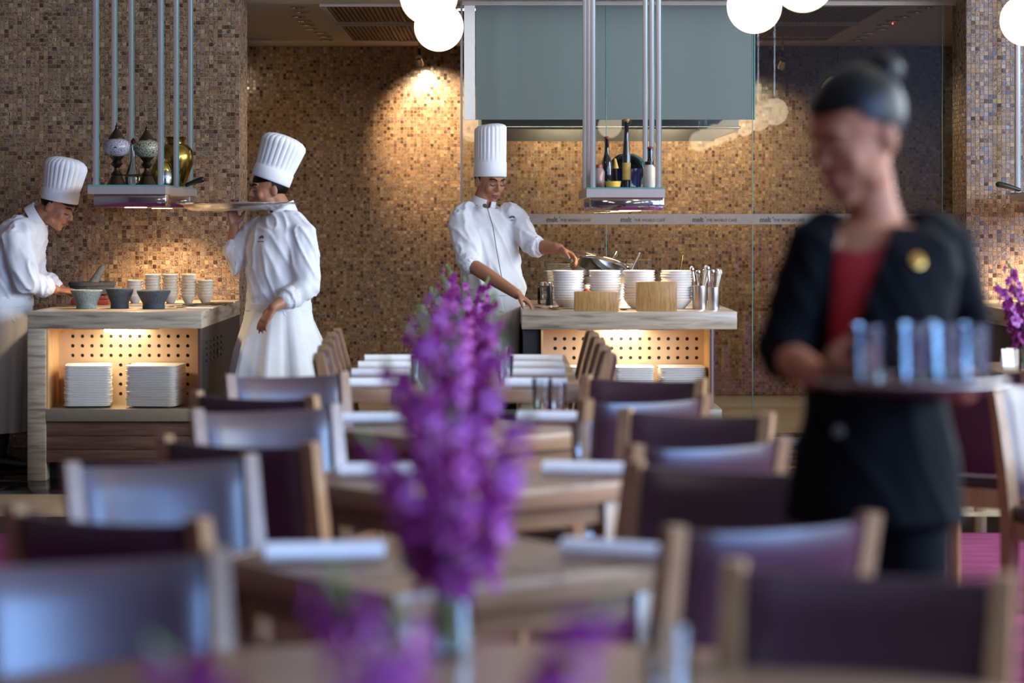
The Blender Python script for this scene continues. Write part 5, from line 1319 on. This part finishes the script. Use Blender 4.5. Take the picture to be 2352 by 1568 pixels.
# ---- waitress with a tray of glasses
Y0 = 4.98
t = thing('person', 'waitress in black blazer and red top carrying a tray of glasses', 'person', (XA(2005, Y0), Y0, 0))
body = MB(); f_, s_ = rot_to((-.22, -.97)); hs = 1.10
hM = frame(Q(1968, 309), (-.74, -.54, -.42), (.10, 0, 1)); head_shapes(body, hM, hs, True)
body.tube([Q(2010, 520, .03), Q(2003, 470, .025), Q(1990, 398, .02)], [.062, .052, .052], n=18)
lev = [(Q(2010, 1130), .16, .11), (Q(2010, 1040), .155, .105), (Q(2012, 930), .125, .09), (Q(2010, 820), .125, .09), (Q(2008, 710), .145, .10), (Q(2008, 620), .150, .095), (Q(2010, 555), .145, .075), (Q(2010, 515), .08, .06)]
body.loft(torso_rings(lev, s_, f_), n=28)
SR, ER, WR_ = Q(1880, 562, -.02), Q(1795, 815, -.03), Q(1885, 862, -.26)
SL, EL, WL_ = Q(2172, 560, .05), Q(2222, 800, .06), Q(2212, 900, -.24)
for S, E, Wp in ((SR, ER, WR_), (SL, EL, WL_)): body.tube([S, S.lerp(E, .5), E, E.lerp(Wp, .35), Wp], [.048, .042, .037, .036, .024], n=16)
hand_shapes(body, WR_, (.75, -.62, .12), (.45, .35, .4), 1, .55, .95)
hand_shapes(body, WL_, (-.45, -.85, .05), (0, 0, 1), -1, .12, .95)
hips = [Q(1935, 1150, .0), Q(2085, 1150, .0)]; kn = [V(h_.x, h_.y-.02, .46) for h_ in hips]; an = [V(h_.x, h_.y+.03, .08) for h_ in hips]
legs(t, body, hips, kn, an, M_BLAZER, f_, (.088, .07, .062))
obj('body', union(body, .0058, 5), M_SKIN2, t, 0, world=True)
cI = Matrix(frame(Q(2008, 700), f_)).inverted()
j = MB(); lev = [(Q(2010, 900), .134, .098), (Q(2010, 820), .134, .099), (Q(2008, 710), .154, .109), (Q(2008, 620), .158, .103), (Q(2010, 560), .14, .082), (Q(2010, 530), .10, .07)]
j.loft(torso_rings(lev, s_, f_), n=32)
zc = Q(2000, 580).z
obj('red_top', union(j, .007, 4, 'red_top', None, lambda c: c.z > zc+abs((cI @ c).x-.03)*.25), M_RED, t, 0, world=True)
j = MB(); lev = [(Q(2008, 1195), .188, .145), (Q(2008, 1130), .182, .138), (Q(2010, 1040), .172, .126), (Q(2012, 930), .146, .112), (Q(2010, 820), .146, .113), (Q(2008, 710), .166, .124), (Q(2008, 620), .174, .118), (Q(2010, 560), .168, .096), (Q(2010, 515), .105, .078)]
j.loft(torso_rings(lev, s_, f_), n=36)
j.tube([Q(1905, 548, 0), SR, SR.lerp(ER, .55), ER, ER.lerp(WR_, .15)], [.062, .064, .060, .056, .050], n=20)
j.tube([Q(2125, 548, .03), SL, SL.lerp(EL, .55), EL, EL.lerp(WL_, .62)], [.062, .066, .062, .056, .046], n=20)
zt_, zb = Q(0, 500).z, Q(0, 900).z
def vcut(c):
    p = cI @ c
    if p.y < .0: return (Vector((c.x, c.y, 0))-Vector((Q(2008, 500, .01).x, Q(2008, 500, .01).y, 0))).length < .062 and c.z > Q(0, 545).z
    if c.z < zb: return False
    f = min(1.25, (c.z-zb)/(zt_-zb)); ctr = .085-.078*f
    return abs(p.x-ctr) < .004+.054*f**.85
blz = union(j, .0075, 4, 'blazer', cloth(.006, 7, 4), vcut)
frp = surf_frame(blz, (0, 0, EYE), Q(2105, 600)-V(0, 0, EYE)); frb = surf_frame(blz, (0, 0, EYE), Q(1926, 992)-V(0, 0, EYE))
obj('blazer', blz, M_BLAZER, t, 0, world=True)
disc = lambda r, h: MB().lathe([(0, 0), (r, 0), (r, h), (r*.7, h*1.5), (0, h*1.6)], n=20).xf(Matrix.Rotation(PI/2, 4, 'X'))
if frp: obj('gold_pin', disc(.016, .003).xf(frp), M_GOLD, t, world=True)
if frb: obj('blazer_button', disc(.013, .004).xf(frb), plain('horn_button', '5a5348', .3), t, world=True)
obj('hair', hair_cap(hM, hs, lambda p: p.z > .074-1.15*max(0, .045-p.y) or (p.y < -.03 and p.z > -.055), 1.07), M_HAIR, t, 60, world=True)
obj('hair_bun', union(MB().ell(hM @ (V(0, -.105, .085)*hs), (.044, .044, .04)), .006, 2, 'hair_bun', cloth(.004, 40, 40)), M_HAIR, t, 0, world=True)
face_parts(t, hM, hs, M_LIP2, True, .6)
trp = P(2092, 893, 4.60)
t2 = thing('serving_tray', 'round brown tray held by the waitress', 'tray', trp)
obj('dish', MB().lathe([(0, 0), (.15, 0), (.172, .006), (.180, .018), (.176, .018), (.168, .009), (.15, .004), (0, .004)], n=48), M_TRAYBROWN, t2)
obj('steel_rim', MB().tube([(.180*math.cos(2*PI*k/48), .180*math.sin(2*PI*k/48), .018) for k in range(49)], .003, n=8, caps=False), M_STEEL, t2)
for dx, dy, lab in ((-.085, -.04, 'leftmost'), (-.005, -.07, 'second from left'), (.060, -.05, 'third from left'), (.125, .01, 'rightmost'), (.02, .06, 'rear left'), (.075, .09, 'rear right')):
    tumbler(trp.x+dx, trp.y+dy, trp.z+.004, 'clear tumbler on the waitress tray, %s' % lab, 'glasses on the waitress tray', 1.0)
for o in bpy.data.objects:
    if '_wl' in o: del o['_wl']
